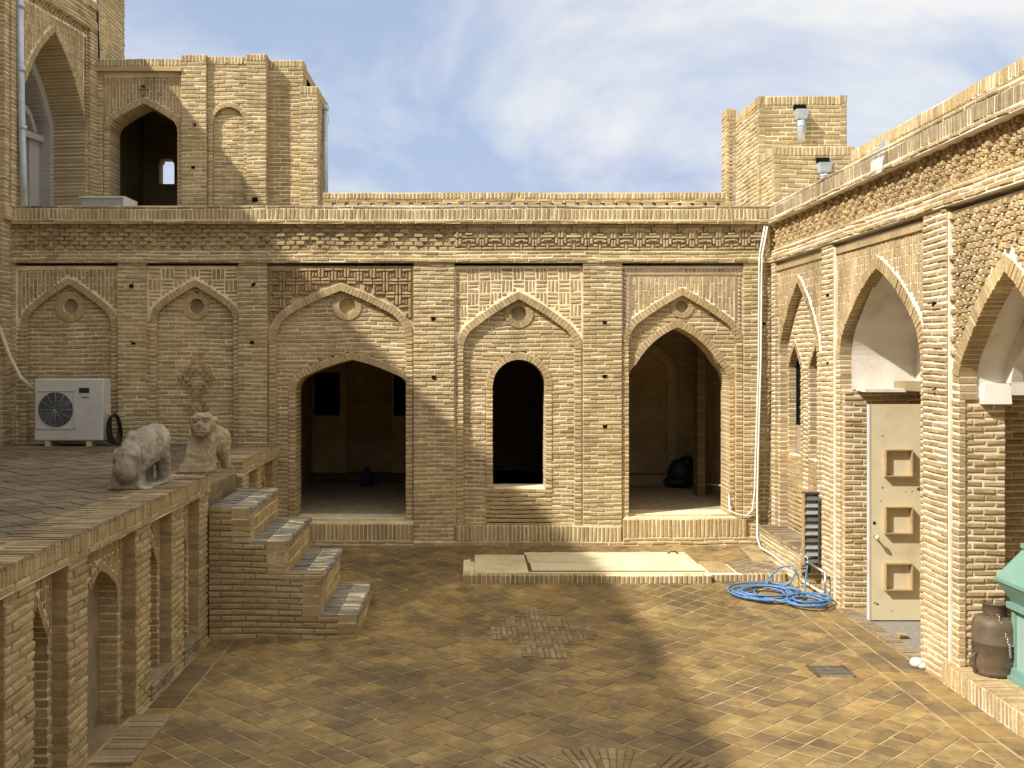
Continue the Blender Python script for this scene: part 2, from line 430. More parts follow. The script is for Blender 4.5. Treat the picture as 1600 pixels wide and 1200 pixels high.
def rosette(mb, fr, u, v, r0, r1, w0, w1, wd, n=20, m=None, mo=None, disc=None):
    m = m or BRP; mo = mo or MO
    for k in range(n):
        a, b = 2 * math.pi * k / n, 2 * math.pi * (k + 1) / n; g = .10 / n * 2
        for a_, b_, mm, ww in ((a, b, mo, w0 + .008), (a + g, b - g, m, w0 + rnd(-.003, .003))):
            q = [(u + r * math.cos(t), v + r * math.sin(t)) for r, t in ((r0, a_), (r1, a_), (r1, b_), (r0, b_))]
            mb.box8([fr(x, y, ww) for x, y in q] + [fr(x, y, w1) for x, y in q], mm)
    if disc is not None:
        mb.face([fr(u + r0 * 1.1 * math.cos(2 * math.pi * k / 24), v + r0 * 1.1 * math.sin(2 * math.pi * k / 24), wd) for k in range(24)], disc)
def outside(A, u, v, m=.0):
    if v < A.vb: return True
    h = A.half(v)
    return h is None or abs(u - A.uc) > h + m
def allout(A, u0, u1, v0, v1): return all(outside(A, u, v, .006) for u in (u0, u1, (u0 + u1) / 2) for v in (v0, v1))
def columns(mb, fr, u0, u1, v0, v1, w0, w1, A, m=None, mo=None, bw=.056):
    """bricks standing on end in a running bond, outside arch A"""
    m = m or BRP; n = max(1, round((u1 - u0) / bw)); c = (u1 - u0) / n; hl = .19
    for k in range(n):
        a, b = u0 + k * c, u0 + (k + 1) * c; v = v0 + (0 if k % 2 else -hl / 2)
        while v < v1:
            lo = max(v, v0); hi = min(v + hl, v1)
            nn = 4; st = (hi - lo) / nn; ok = [all(outside(A, x, y, .004) for x in (a, b)) for y in [lo + st * (i + .5) for i in range(nn)]]
            if any(ok):
                l2 = lo + st * ok.index(True)
                if hi - l2 > .02: brick(mb, fr, a + .0065, b - .0065, l2 + .006, hi - .006, w0 + rnd(-.003, .003), w0 + .03, m, bv=.003)
            v += hl
def weave(mb, fr, u0, u1, v0, v1, w0, A, m=None, cell=.17, bars=3, proud=.0, gap=.014):
    """flush basket weave: squares of upright and lying bricks"""
    m = m or BRP; nu = max(1, round((u1 - u0) / cell)); nv = max(1, round((v1 - v0) / cell)); cu = (u1 - u0) / nu; cv = (v1 - v0) / nv
    for i in range(nu):
        for j in range(nv):
            for k in range(bars):
                if (i + j) % 2:
                    q = (u0 + i * cu + k * cu / bars, u0 + i * cu + (k + 1) * cu / bars, v0 + j * cv, v0 + (j + 1) * cv)
                else:
                    q = (u0 + i * cu, u0 + (i + 1) * cu, v0 + j * cv + k * cv / bars, v0 + j * cv + (k + 1) * cv / bars)
                nn = 4
                for s_ in range(nn):      # trim bricks where they meet the arch
                    if (i + j) % 2:
                        va = q[2] + (q[3] - q[2]) * s_ / nn
                        if allout(A, q[0], q[1], va, q[3]):
                            brick(mb, fr, q[0] + gap / 2, q[1] - gap / 2, va + gap / 2, q[3] - gap / 2, w0 - proud + rnd(-.003, .003), w0 + .03, m); break
                    else:
                        f = (q[1] - q[0]) * s_ / nn
                        a, b = (q[0], q[1] - f) if (q[0] + q[1]) / 2 < A.uc else (q[0] + f, q[1])
                        if allout(A, a, b, q[2], q[3]):
                            brick(mb, fr, a + gap / 2, b - gap / 2, q[2] + gap / 2, q[3] - gap / 2, w0 - proud + rnd(-.003, .003), w0 + .03, m); break
PIN = [(0, 3, 3, 1, .9), (3, 1, 1, 3, 1), (1, 0, 3, 1, .9), (0, 0, 1, 3, 1), (1.12, 1.12, .8, 1.76, .55), (2.05, 1.4, .8, 1.2, .8)]
def pinwheel(mb, fr, u0, u1, v0, v1, w0, A, m=None, unit=.19, proud=.034):
    m = m or BRD; nu = max(1, round((u1 - u0) / unit)); nv = max(1, round((v1 - v0) / unit)); cu = (u1 - u0) / nu / 4; cv = (v1 - v0) / nv / 4
    for i in range(nu):
        for j in range(nv):
            for x, y, w, h, pr in PIN:
                if (i + j) % 2: x = 4 - x - w
                a, b = u0 + (i * 4 + x) * cu, u0 + (i * 4 + x + w) * cu; c, d = v0 + (j * 4 + y) * cv, v0 + (j * 4 + y + h) * cv
                if A is None or allout(A, a, b, c, d):
                    brick(mb, fr, a + .005, b - .005, c + .005, d - .005, w0 - proud * pr * rnd(.8, 1.1), w0 + .01, m)
def studs(mb, fr, u0, u1, v0, v1, w0, A=None, m=None, du=.135, dv=.062, proud=.06):
    """brick heads standing proud in staggered, slanting rows"""
    m = m or BR; nv = max(1, round((v1 - v0) / dv)); cv = (v1 - v0) / nv
    for j in range(nv):
        u = u0 - du + (j % 2) * du * .5; k = 0
        while u < u1:
            a, b = max(u0, u + .012), min(u1, u + du * .62)
            c, d = v0 + j * cv + .006, v0 + (j + 1) * cv - .006
            if b - a > .03 and (A is None or allout(A, a, b, c, d)):
                brick(mb, fr, a, b, c, d, w0 - proud * (.45 + .55 * ((k + j * 2) % 3) / 2) * rnd(.8, 1.15), w0 + .02, m, j=.004)
            a, b = max(u0, u + du * .64), min(u1, u + du - .004)
            if b - a > .02 and (A is None or allout(A, a, b, c, d)):
                brick(mb, fr, a, b, c + .004, d - .004, w0 - proud * rnd(.05, .35), w0 + .02, m, j=.004)
            u += du; k += 1
def putlog(mb, fr, u, v, w=.0, s=.03):
    mb.box(fr, u - s, u + s, v - s * .8, v + s * .8, w - .006, w + .05, DARK, j=.006)

def bay(root, fr, p, A, t, spand, opening=None, tO=.1, ros=None, vb=.2, w_sp=.05, w_band=.028, w_ty=.10, thick=.6, ty=True, extra=None, mo=None, lab=None, smo=None):
    """one arched bay: spandrel part > arch_band, tympanum, opening_arch, rosette"""
    u0, u1, vt = p; Ao = A.off(t)
    sp = MB()
    rng = minus(const(u0 - .02, u1 + .02), [Arch(Ao.uc, Ao.a - .02, Ao.vs, Ao.va - .02, -9, Ao.r, Ao.bow)])
    n = max(1, round((vt - vb) / .03)); c = (vt - vb) / n
    for k in range(n):
        for a, b in rng(vb + (k + .5) * c):
            if b - a > .006: sp.box(fr, a, b, vb + k * c, vb + (k + 1) * c, w_sp + .006, w_sp + .14, smo or mo or MO)
    spand(sp, Ao)
    for a, b in ((u0, Ao.uc - Ao.a), (Ao.uc + Ao.a, u1)):
        if b - a > .03: rows(sp, fr, const(a, b), vb, Ao.vs, w_sp, w_sp + .14, BR, mo or MO)
    P = sp.build('spandrel', root, label=lab)
    bd = MB(); voussoirs(bd, fr, A, t, w_band, w_ty + .05, BRP, mo or MO, legs=vb, umin=u0, umax=u1, legd=None if ty else .09); bd.build('arch_band', P)
    if ty:
        holes = []
        if opening: 
            for o in (opening if isinstance(opening, list) else [opening]): holes.append(o.off(tO))
        if ros: holes.append(Disc(ros[0], ros[1], ros[3] - .01))
        tm = MB(); rows(tm, fr, minus(inside(Arch(A.uc, A.a + .05, A.vs, A.va + .05, vb, A.r, A.bow)), holes), vb, A.va + .05, w_ty, w_ty + .1 if not opening else thick, BR, mo or MO)
        if extra: extra(tm)
        tm.build('tympanum', P)
        if opening:
            for o in (opening if isinstance(opening, list) else [opening]):
                om = MB(); voussoirs(om, fr, o, tO, w_ty - .008, thick, BRP, mo or MO, legs=o.vb, umin=A.uc - A.a, umax=A.uc + A.a)
                if o.vb > vb + .1: rows(om, fr, const(o.uc - o.a - tO, o.uc + o.a + tO), vb, o.vb, w_ty, thick, BR, mo or MO)
                om.build('opening_arch', P)
        if ros:
            rm = MB(); rosette(rm, fr, ros[0], ros[1], ros[2], ros[3], w_ty - .012, w_ty + .09, w_ty + .06, disc=ros[4]); rm.build('rosette', P)
    return P
def room(root, x0, x1, y0, y1, z0, z1, wall, floor_m, name='alcove'):
    m = MB()
    def q(pts, mt, uv): m.face(pts, mt, uv)
    q([(x0, y1, z0), (x1, y1, z0), (x1, y1, z1), (x0, y1, z1)], wall, [(x0, z0), (x1, z0), (x1, z1), (x0, z1)])
    q([(x0, y0, z0), (x0, y1, z0), (x0, y1, z1), (x0, y0, z1)], wall, [(y0, z0), (y1, z0), (y1, z1), (y0, z1)])
    q([(x1, y1, z0), (x1, y0, z0), (x1, y0, z1), (x1, y1, z1)], wall, [(y1, z0), (y0, z0), (y0, z1), (y1, z1)])
    q([(x0, y0, z0), (x1, y0, z0), (x1, y1, z0), (x0, y1, z0)], floor_m, [(x0, y0), (x1, y0), (x1, y1), (x0, y1)])
    q([(x0, y0, z1), (x0, y1, z1), (x1, y1, z1), (x1, y0, z1)], wall, [(x0, y0), (x0, y1), (x1, y1), (x1, y0)])
    return m

# ------------------------------------------------------------------ ground and courtyard floor
def fz(d): return 0.0 if d < 12 else .09 * (d - 12)
g = MB(); g.face([(-900, -900, -.35), (900, -900, -.35), (900, 900, -.35), (-900, 900, -.35)], EARTH)
struct(g.build('ground'))
fl = MB()
ys = [-8, 4, 8, 12, 12.5, 13, 13.5, 14, 14.5, 15.2]
for a, b in zip(ys, ys[1:]): fl.face([(-2.78, a, fz(a) - .0035), (5.9, a, fz(a) - .0035), (5.9, b, fz(b) - .0035), (-2.78, b, fz(b) - .0035)], MOJ)
def tile(mb, pts, m, zj=.0025, th=.012, up=0.0):
    z = [fz(y) + up + rnd(-zj, zj) for x, y in pts]
    top = [(x + rnd(-.003, .003), y + rnd(-.003, .003), q) for (x, y), q in zip(pts, z)]
    n = len(pts); b = len(mb.v); mb.v += top + [(x, y, q - th) for x, y, q in top]; i = mb.mi(m)
    mb.f.append(tuple(range(b, b + n))); mb.m.append(i)
    for k in range(n):
        k2 = (k + 1) % n; mb.f.append((b + k2, b + k, b + n + k, b + n + k2)); mb.m.append(i)
def clip_poly(p, x0, x1, y0, y1):
    for ax, lim, sg in ((0, x0, 1), (0, x1, -1), (1, y0, 1), (1, y1, -1)):
        o = []
        for k in range(len(p)):
            a, b = p[k], p[(k + 1) % len(p)]; da, db = sg * (a[ax] - lim), sg * (b[ax] - lim)
            if da >= 0: o.append(a)
            if (da >= 0) != (db >= 0):
                t = da / (da - db); o.append((a[0] + (b[0] - a[0]) * t, a[1] + (b[1] - a[1]) * t))
        p = o
        if len(p) < 3: return []
    return p
CROSS = [(.16, 1.0), (.16, .82), (.30, .82), (.30, .66), (.16, .66), (.16, .5), (.34, .5), (.34, .3), (.52, .3), (.52, -.05), (.36, -.05), (.36, -.3), (.24, -.3), (.24, -.55)]
def in_orn(x, y):
    dx = abs(x - .76); dy = (y - 11.25)
    w = .52 if -.28 < dy < .28 else .36 if -.5 < dy < .48 else .22 if -.92 < dy < .6 else .30 if .66 < dy < .8 else .12 if .6 <= dy < .95 else 0
    return dx < w
def in_orn2(x, y):
    r = math.hypot(x - .95, (y - 6.85)); a = math.atan2(y - 6.85, x - .95)
    return 0.62 < r < 1.05 and y < 8.0
DG = .195
e = DG / math.sqrt(2); gp = .0080
for i in range(-70, 90):
    for j in range(-10, 150):
        cx, cy = (i - j) * e + .75, (i + j) * e
        if not (-2.7 < cx < 4.1 and 5.0 < cy < 15.1): continue
        h = e - gp * 1.4
        p = clip_poly([(cx, cy - h), (cx + h, cy), (cx, cy + h), (cx - h, cy)], -2.44, 3.80, 5.0, 14.95)
        if len(p) >= 3: tile(fl, p, TILE)
def strip(x0, x1, y0, y1, step, m=TILE, mb=fl):
    y = y0
    while y < y1:
        l = step * rnd(.9, 1.1); tile(mb, [(x0 + gp, y + gp), (x1 - gp, y + gp), (x1 - gp, min(y + l, y1) - gp), (x0 + gp, min(y + l, y1) - gp)], m); y += l
strip(3.81, 4.02, 5, 13.2, .3); strip(4.03, 4.26, 5, 12.4, .3); strip(-2.70, -2.45, 5, 11.0, .3)
struct(fl.build('courtyard_floor'))
on = MB()
def thin_patch(mb, test, x0, x1, y0, y1, cell=.17, bars=3):
    n = int((x1 - x0) / cell) + 1; m_ = int((y1 - y0) / cell) + 1
    for i in range(n):
        for j in range(m_):
            for k in range(bars):
                if (i + j) % 3 == 0: a, b, c, d = x0 + i * cell, x0 + (i + 1) * cell, y0 + j * cell + k * cell / bars, y0 + j * cell + (k + 1) * cell / bars
                else: a, b, c, d = x0 + i * cell + k * cell / bars, x0 + i * cell + (k + 1) * cell / bars, y0 + j * cell, y0 + (j + 1) * cell
                if test((a + b) / 2, (c + d) / 2): tile(mb, [(a + .005, c + .005), (b - .005, c + .005), (b - .005, d - .005), (a + .005, d - .005)], BRO, zj=.002, up=.009)
thin_patch(on, in_orn, .16, 1.4, 10.1, 12.4)
for k in range(46):
    if not (10 <= k <= 15 or 19 <= k <= 26 or 30 <= k <= 35): continue
    t0, t1 = math.pi * k / 46 + .008, math.pi * (k + 1) / 46 - .008
    for r0, r1 in ((.62, .83), (.835, 1.05)):
        tile(on, [(.95 + r * math.cos(t), 6.85 + r * math.sin(t)) for r, t in ((r0, t0), (r1, t0), (r1, t1), (r0, t1))], BRO, zj=.002, up=.009)
struct(on.build('paving_ornament'))

# ------------------------------------------------------------------ back arcade wall
back = thing('arcade_wall', 'long tan brick arcade wall at the back of the courtyard with five arched bays and a patterned frieze', 'wall', (0, D, 0))
def zt(px): return 1.66 if px < 440 else .2
pil = [(4, 22), (183, 228), (372, 417), (646, 710), (911, 972), (1162, 1187)]
for a, b in pil:
    m = MB(); rows(m, FB, const(bx(a), bx(b)), zt(a), 4.284, 0, .2)
    hs = {183: [(205, 447), (208, 535)], 372: [(396, 445), (394, 535)], 646: [(677, 498), (678, 590)], 911: [(945, 504), (945, 588), (945, 666)]}.get(a, [])
    for u, v in hs: putlog(m, FB, bx(u), bz(v))
    m.build('pilaster', back)
m = MB(); rows(m, FB, const(bx(1186), bx(1212)), .2, 4.8, .09, .3); putlog(m, FB, bx(1196), bz(505), .09); m.build('corner_strip', back)
# bands above the bays
m = MB(); rows(m, FB, const(-6.66, XR), 4.284, 4.345, -.03, .5); rows(m, FB, const(-6.66, XR), 4.345, 4.45, 0, .5); m.build('string_course', back)
m = MB(); m.box(FB, -6.66, XR, 4.45, 4.83, .065, .5, MO)
c = .0415; u = bx(712); v0 = 4.458
UNIT = [(0, 8, 4, 1), (5, 8, 4, 1), (4, 6, 1, 3), (0, 4, 1, 3), (8, 4, 1, 3), (1.6, 6, 2, 1), (5.4, 6, 2, 1), (2, 4, 5, 1), (1, 2, 1, 2), (7, 2, 1, 2), (2.3, 2.6, 1.6, 1), (5.1, 2.6, 1.6, 1), (3.2, 5, 2.6, .85), (3.0, 3, 3, .85), (0, 0, 4, 1), (5, 0, 4, 1), (4, 0, 1, 2), (2.2, 1.2, 1.5, .9), (5.3, 1.2, 1.5, .9), (0, 1.2, .9, 2.4), (8.1, 1.2, .9, 2.4)]
while u < XR - .12:
    for x, y, w, h in UNIT:
        if u + (x + w) * c < XR - .02: brick(m, FB, u + x * c + .004, u + (x + w) * c - .004, v0 + y * c + .004, v0 + (y + h) * c - .004, rnd(-.004, .012), .07, BR)
    u += 9 * c
u = -6.6
k = 0
while u < bx(708):
    for j in range(6):
        cx = u + .06 + (j % 2) * .07
        dxy = ((k + j) % 4 == 0) or ((k - j) % 4 == 0)
        pr = .058 if dxy else rnd(.02, .045)
        brick(m, FB, cx - .06, cx + .055, v0 + j * .062 + .005, v0 + (j + 1) * .062 - .006, .066 - pr, .07, BR, j=.004)
    u += .14; k += 1
m.build('frieze', back)
m = MB(); rows(m, FB, const(-6.66, XR - .066), 4.83, 4.885, -.075, .6); soldiers(m, FB, -6.66, XR - .062, 4.885, 5.035, -.06, .6); rows(m, FB, const(-6.66, XR - .045), 5.035, 5.085, -.04, .6, BRG)
m.build('cornice', back)
# bays
def sp_cols(m_=None): 
    return lambda mb, Ao: columns(mb, FB, cur[0] + .02, cur[1] - .02, Ao.vs, cur[2] - .05, .05, .1, Ao, m_)
def sp_weave(mb, Ao): weave(mb, FB, cur[0] + .02, cur[1] - .02, Ao.vs - .05, cur[2] - .03, .05, Ao)
def sp_pin(mb, Ao): pinwheel(mb, FB, cur[0] + .03, cur[1] - .03, Ao.vs - .1, cur[2] - .04, .05, Ao)
def sp_bead(mb, Ao):
    a, b, t_ = cur
    for v in (t_ - .115,): mb.box(FB, a, b, v - .012, v + .012, .038, .09, BRD)
    for s_ in (a + .105, b - .105): mb.box(FB, s_ - .012, s_ + .012, Ao.vs, t_ - .127, .038, .09, BRD)
    def bead(u, v): mb.ell(FB(u, v, .05), (.024, .02, .024), BRD, 8, 6)
    n = int((b - a - .06) / .058)
    for i in range(n + 1): bead(a + .04 + i * (b - a - .08) / n, t_ - .06)
    for i in range(int((t_ - .1 - Ao.vs) / .058)):
        bead(a + .045, t_ - .13 - i * .058); bead(b - .045, t_ - .13 - i * .058)
    columns(mb, FB, a + .13, b - .13, Ao.vs, t_ - .135, .05, .1, Ao)
VT = 4.238
cur = (bx(23), bx(183), VT)
bay(back, FB, cur, Arch(bx(106), .60, 3.40, bz(444), 1.66, .45), .09, sp_cols(), ros=(bx(106), bz(478), .11, .22, BSD), vb=1.66)
def diamond(tm):
    for j, w in enumerate([1, 2, 3, 2, 1, 1, 2, 3, 4, 5, 4, 3, 2, 1, 1]):
        v = bz(655) + j * .061
        for s_ in (-1, 1):
            tm.box(FB, bx(305) + s_ * w * .047 - .024, bx(305) + s_ * w * .047 + .024, v, v + .058, .085, .12, BRD, j=.004)
            if w > 2: tm.box(FB, bx(305) + s_ * (w - 2) * .047 - .03, bx(305) + s_ * (w - 2) * .047 + .03, v, v + .05, .07, .12, BR, j=.004)
cur = (bx(228), bx(372), VT)
bay(back, FB, cur, Arch(bx(303.5), .55, 3.46, bz(447), 1.66, .45), .09, sp_weave, ros=(bx(304), bz(478), .11, .19, MOD), vb=1.66, extra=diamond)
cur = (bx(417), bx(646), VT)
A3o = Arch(bx(549), .81, bz(612), bz(562), .6, .30, .03)
bay(back, FB, cur, Arch(bx(532), .925, 3.17, bz(454), .2, .50), .1, sp_pin, A3o, ros=(bx(541), bz(477), .12, .21, BR), smo=MOT, lab='arched bay with raised brown fretwork in its spandrels and a wide low doorway')
cur = (bx(710), bx(911), VT)
A4o = Arch(bx(811.5), .375, bz(603.5), bz(562), bz(766), 1.0)
bay(back, FB, cur, Arch(bx(811), .79, 3.05, bz(467), .2, .48), .1, sp_weave, A4o, ros=(bx(811), bz(489), .11, .21, MOD), lab='arched bay with flush basket weave spandrels and a tall round topped window')
cur = (bx(972), bx(1162), VT)
A5o = Arch(bx(1061), .735, bz(604), bz(511), .665, .60, .085)
bay(back, FB, cur, Arch(bx(1067), .76, 3.14, bz(461), .2, .48), .1, sp_bead, A5o, ros=(bx(1068), bz(478), .09, .17, MOD), smo=MOW, lab='arched bay with beaded border round upright bricks and a pointed doorway')
# plinth, sills
m = MB(); soldiers(m, FB, bx(712), bx(971), bz(846), bz(822), -.02, .2); rows(m, FB, const(bx(646), bx(1186)), .17, bz(846), -.025, .2); m.build('plinth', back)
m = MB(); soldiers(m, FB, bx(452), bx(646), bz(843), bz(818), -.03, .7, BRP); rows(m, FB, const(bx(452), bx(646)), .17, bz(843), -.035, .7); m.box(FB, bx(455), bx(646), bz(818), bz(815), .0, .7, MO); m.build('sill', back)
m = MB(); soldiers(m, FB, bx(973), bx(1166), bz(839), bz(811), -.03, .7, BRP); rows(m, FB, const(bx(973), bx(1186)), .17, bz(839), -.035, .7); m.box(FB, bx(976), bx(1160), bz(811), bz(808), .0, .7, MO); m.build('sill', back)
m = MB(); m.box(FB, bx(771), bx(852), bz(768), bz(764), .15, .62, MO); m.build('sill', back)
m = MB(); m.box(FB, -6.6, -3.02, 1.6, 4.7, .30, .5, MOD); m.box(FB, -3.02, 4.25, 3.45, 4.7, .605, .7, MOD); m.build('wall_core', back)
# rooms behind
r = room(back, -3.0, -.62, 15.58, 19.9, .63, 3.6, BSI, ROOMF)
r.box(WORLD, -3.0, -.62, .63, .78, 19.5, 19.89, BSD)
for u0, u1 in ((486, 537), (611, 650)):
    x0, x1 = (u0 - 735) / 1650 * 19.6, (u1 - 735) / 1650 * 19.6
    r.box(WORLD, x0, x1, .78, 2.85, 19.80, 19.88, PLI); r.box(WORLD, x0 + .04, x1 - .1, 1.85, 2.65, 19.77, 19.83, DARK)
    r.box(WORLD, x1 - .07, x1 + .03, .78, 2.9, 19.74, 19.87, PLI)
r.build('alcove', back)
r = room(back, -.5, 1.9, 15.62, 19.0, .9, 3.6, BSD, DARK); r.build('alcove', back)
r = room(back, 2.02, 4.05, 15.58, 19.0, .69, 3.9, BSI, ROOMF)
r.box(WORLD, 2.02, 3.9, .69, .86, 18.6, 18.99, ROOMF)
AA = Arch(2.75, .78, 2.6, 3.35, .86, .45)
voussoirs(r, Fr((0, 18.9, 0), (1, 0, 0), (0, 1, 0)), AA, .16, 0, .09, PLI, PLI, legs=.86)
r.box(WORLD, 3.66, 3.78, .69, 3.9, 17.0, 17.35, BSD); 
r.box(WORLD, (1043 - 735) / 1650 * 18.95, (1049 - 735) / 1650 * 18.95, CZ - 28 / 1650 * 18.95, CZ - 19 / 1650 * 18.95, 18.93, 18.99, plain('bright_hole', (.9, .88, .8), .4))  # white box stands in for a bright see-through hole
r.build('alcove', back)
# roof slab over the rooms
m = MB(); m.box(WORLD, -9, 9.0, 4.72, 4.98, 15.5, 26, BRG); m.box(WORLD, 4.85, 9, 4.72, 4.98, -4, 15.5, BRG); m.build('roof', back)

# ------------------------------------------------------------------ right arcade wall
right = thing('arcade_wall', 'sunlit brick arcade wall along the right side with pointed arches and white plaster vaults', 'wall', (XR, 11, 0))
for d1, d0 in ((15.02, 14.83), (12.86, 12.47), (9.98, 9.49), (7.3, 6.8)):
    m = MB(); rows(m, FRW, const(-d1, -d0), -.03 if d1 < 14 else .3, 4.284, 0, .2, BR, MOW)
    if d1 == 12.86: putlog(m, FRW, -12.62, 3.68, 0, .025); putlog(m, FRW, -12.62, 2.86, 0, .025)
    if d1 == 9.98: putlog(m, FRW, -9.72, 3.42, 0, .028); putlog(m, FRW, -9.72, 2.62, 0, .028)
    m.build('pilaster', right)
m = MB(); rows(m, FRW, const(-15.0, -6), 4.284, 4.345, -.03, .5, BR, MOW); rows(m, FRW, const(-15.0, -6), 4.345, 4.45, 0, .5, BR, MOW); m.build('string_course', right)
m = MB(); m.box(FRW, -15, -6, 4.45, 4.83, .065, .5, MO); studs(m, FRW, -14.98, -6.1, 4.455, 4.825, .066, None, BRP, du=.095, dv=.056, proud=.05); m.build('frieze', right)
m = MB(); rows(m, FRW, const(-15.06, -6), 4.83, 4.885, -.075, .6, BR, MOW); soldiers(m, FRW, -15.06, -6, 4.885, 5.035, -.06, .6, BRG); rows(m, FRW, const(-15.06, -6), 5.035, 5.085, -.04, .6, BRG); m.build('cornice', right)
curR = None
def spR_cols(mb, Ao):
    a, b, t_ = curR
    mb.box(FRW, a, b, t_ - .09, t_ - .03, .03, .1, BRP, j=.003)
    columns(mb, FRW, a + .01, b - .01, Ao.vs, t_ - .1, .05, .1, Ao)
def spR_studs(mb, Ao): studs(mb, FRW, curR[0] + .03, curR[1] - .03, Ao.vs - .1, curR[2] - .03, .056, Ao, BRP, du=.105, dv=.060, proud=.045)
curR = (-14.83, -12.86, VT)
W1 = [Arch(-14.36, .26, 2.78, 3.09, 1.61, .45), Arch(-13.46, .26, 2.78, 3.09, 1.61, .45)]
bay(right, FRW, curR, Arch(-13.9, .78, 3.0, 3.92, .3, .5, .045), .09, spR_cols, W1, tO=.07, vb=.3, w_ty=.14, mo=MOW, thick=.24, lab='narrow blind arch with two slender pointed windows next to the back corner')
curR = (-12.47, -9.98, VT)
bay(right, FRW, curR, Arch(-11.2, 1.10, 2.90, 3.88, 0, .5, .045), .12, spR_cols, vb=0, ty=False, w_ty=.12, mo=MOW, lab='open pointed arch over the cream door')
curR = (-9.49, -7.3, VT)
bay(right, FRW, curR, Arch(-8.5, .80, 2.70, 3.62, .2, .5, .045), .13, spR_studs, vb=.2, ty=False, w_ty=.14, mo=MOW, lab='open pointed arch with protruding brick studs in its spandrels')
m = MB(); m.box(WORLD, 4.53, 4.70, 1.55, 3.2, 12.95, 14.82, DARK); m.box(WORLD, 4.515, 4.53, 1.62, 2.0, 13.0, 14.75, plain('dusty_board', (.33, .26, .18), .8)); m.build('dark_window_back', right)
for a_, b_ in ((-12.47, -12.435), (-9.49, -9.455)):
    m = MB(); m.box(FRW, a_ + .002, b_, .0 if a_ < -11 else .2, 4.23, .02, .1, MOW, j=.003); m.build('white_joint', right)
# passage behind the door arch
FC = Fr((0, 12.22, 0), (1, 0, 0), (0, 1, 0))
m = MB(); rows(m, FC, const(4.33, 6.2), -.03, 2.56, 0, .1, BR, MOW)
m.box(WORLD, 4.33, 6.2, -.03, 2.56, 10.0, 10.1, BS)
m.build('passage_wall', right)
def vault(mb, fr, A, w0, w1, mt, vlow, jag=0.0):
    P = [(A.a, vlow - A.vs)] + A.P
    for sg in (1, -1):
        for (x0, y0), (x1, y1) in zip(P, P[1:]):
            q = [(A.uc + sg * x0, A.vs + y0), (A.uc + sg * x1, A.vs + y1)]
            pts = [fr(q[0][0], q[0][1], w0), fr(q[1][0], q[1][1], w0), fr(q[1][0], q[1][1], w1), fr(q[0][0], q[0][1], w1)]
            mb.face(pts if sg < 0 else pts[::-1], mt); mb.smooth.add(len(mb.f) - 1)
def tymp(mb, fr, A, w, mt, vlow):
    P = [(A.uc + x, A.vs + y) for x, y in [(A.a, vlow - A.vs)] + A.P]; P += [(2 * A.uc - u, v) for u, v in P[::-1][1:]]
    mb.face([fr(u, v, w) for u, v in P], mt)
m = MB(); AV = Arch(-11.15, 1.07, 2.90, 3.95, 0, .5, .045)
vault(m, FRW, AV, .14, .90, PL, 2.56); tymp(m, FRW, AV, .88, PL, 2.56)
for k in range(14): m.box(FRW, -12.21 + k * .15, -12.06 + k * .15, 2.545 + rnd(-.008, .008), 2.575, .19 + (.66 if k > 1 else 0), .90, PL)
m.build('plaster_vault', right)
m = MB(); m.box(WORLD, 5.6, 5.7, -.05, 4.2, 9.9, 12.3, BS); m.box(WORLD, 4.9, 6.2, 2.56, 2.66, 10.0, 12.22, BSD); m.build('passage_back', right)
# recess behind the near arch
FC2 = Fr((0, 9.31, 0), (1, 0, 0), (0, 1, 0))
m = MB(); rows(m, FC2, const(4.33, 4.72), .2, 2.58, 0, .12, BR, MOW); rows(m, Fr((0, 9.95, 0), (1, 0, 0), (0, 1, 0)), const(4.70, 6.2), .2, 3.2, 0, .1, BR, MO)
m.build('recess_wall', right)
m = MB(); AV2 = Arch(-8.5, .815, 2.70, 3.66, .2, .5, .045); vault(m, FRW, AV2, .16, .46, PL, 2.575)
AV3 = Arch(-8.5, .70, 2.70, 3.38, .2, .42); voussoirs(m, FRW, AV3, .16, .44, .54, PL, PL, bw=.2, gap=0, jw=0); vault(m, FRW, AV3, .44, .70, PL, 2.6)
m.box8([FRW(u, v, w) for u, v, w in ((-9.32, 2.52, .22), (-9.24, 2.52, .22), (-9.26, 2.70, .24), (-9.32, 2.70, .24), (-9.32, 2.52, .46), (-9.22, 2.52, .46), (-9.24, 2.70, .46), (-9.32, 2.70, .46))], PL); m.build('plaster_vault', right)
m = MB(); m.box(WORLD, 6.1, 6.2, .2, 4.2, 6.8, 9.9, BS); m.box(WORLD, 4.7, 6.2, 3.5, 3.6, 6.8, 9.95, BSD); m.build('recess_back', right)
m = MB(); soldiers(m, FRW, -9.50, -5.5, 0, .19, -.03, .12, BRP, MOW, bw=.062); m.box(FRW, -9.49, -5.5, 0, .19, .08, 2.0, MOW)
for k in range(62): m.box(FRW, -9.48 + k * .063, -9.425 + k * .063, .18, .2 + rnd(-.002, .003), -.02, .2, BRP, j=.002)
for k in range(62): m.box(FRW, -9.48 + k * .063, -9.425 + k * .063, .18, .2 + rnd(-.002, .003), .21, .43, BRP, j=.002)
m.build('plinth', right)
m = MB()
for k in range(40): m.box(FRW, -12.45 + k * .0615, -12.395 + k * .0615, -.02, .018 + rnd(-.003, .004), -.0, .16, BRG, j=.003)
m.box(FRW, -12.47, -9.98, -.3, .004, .16, 1.9, GRANU); m.build('threshold', right)
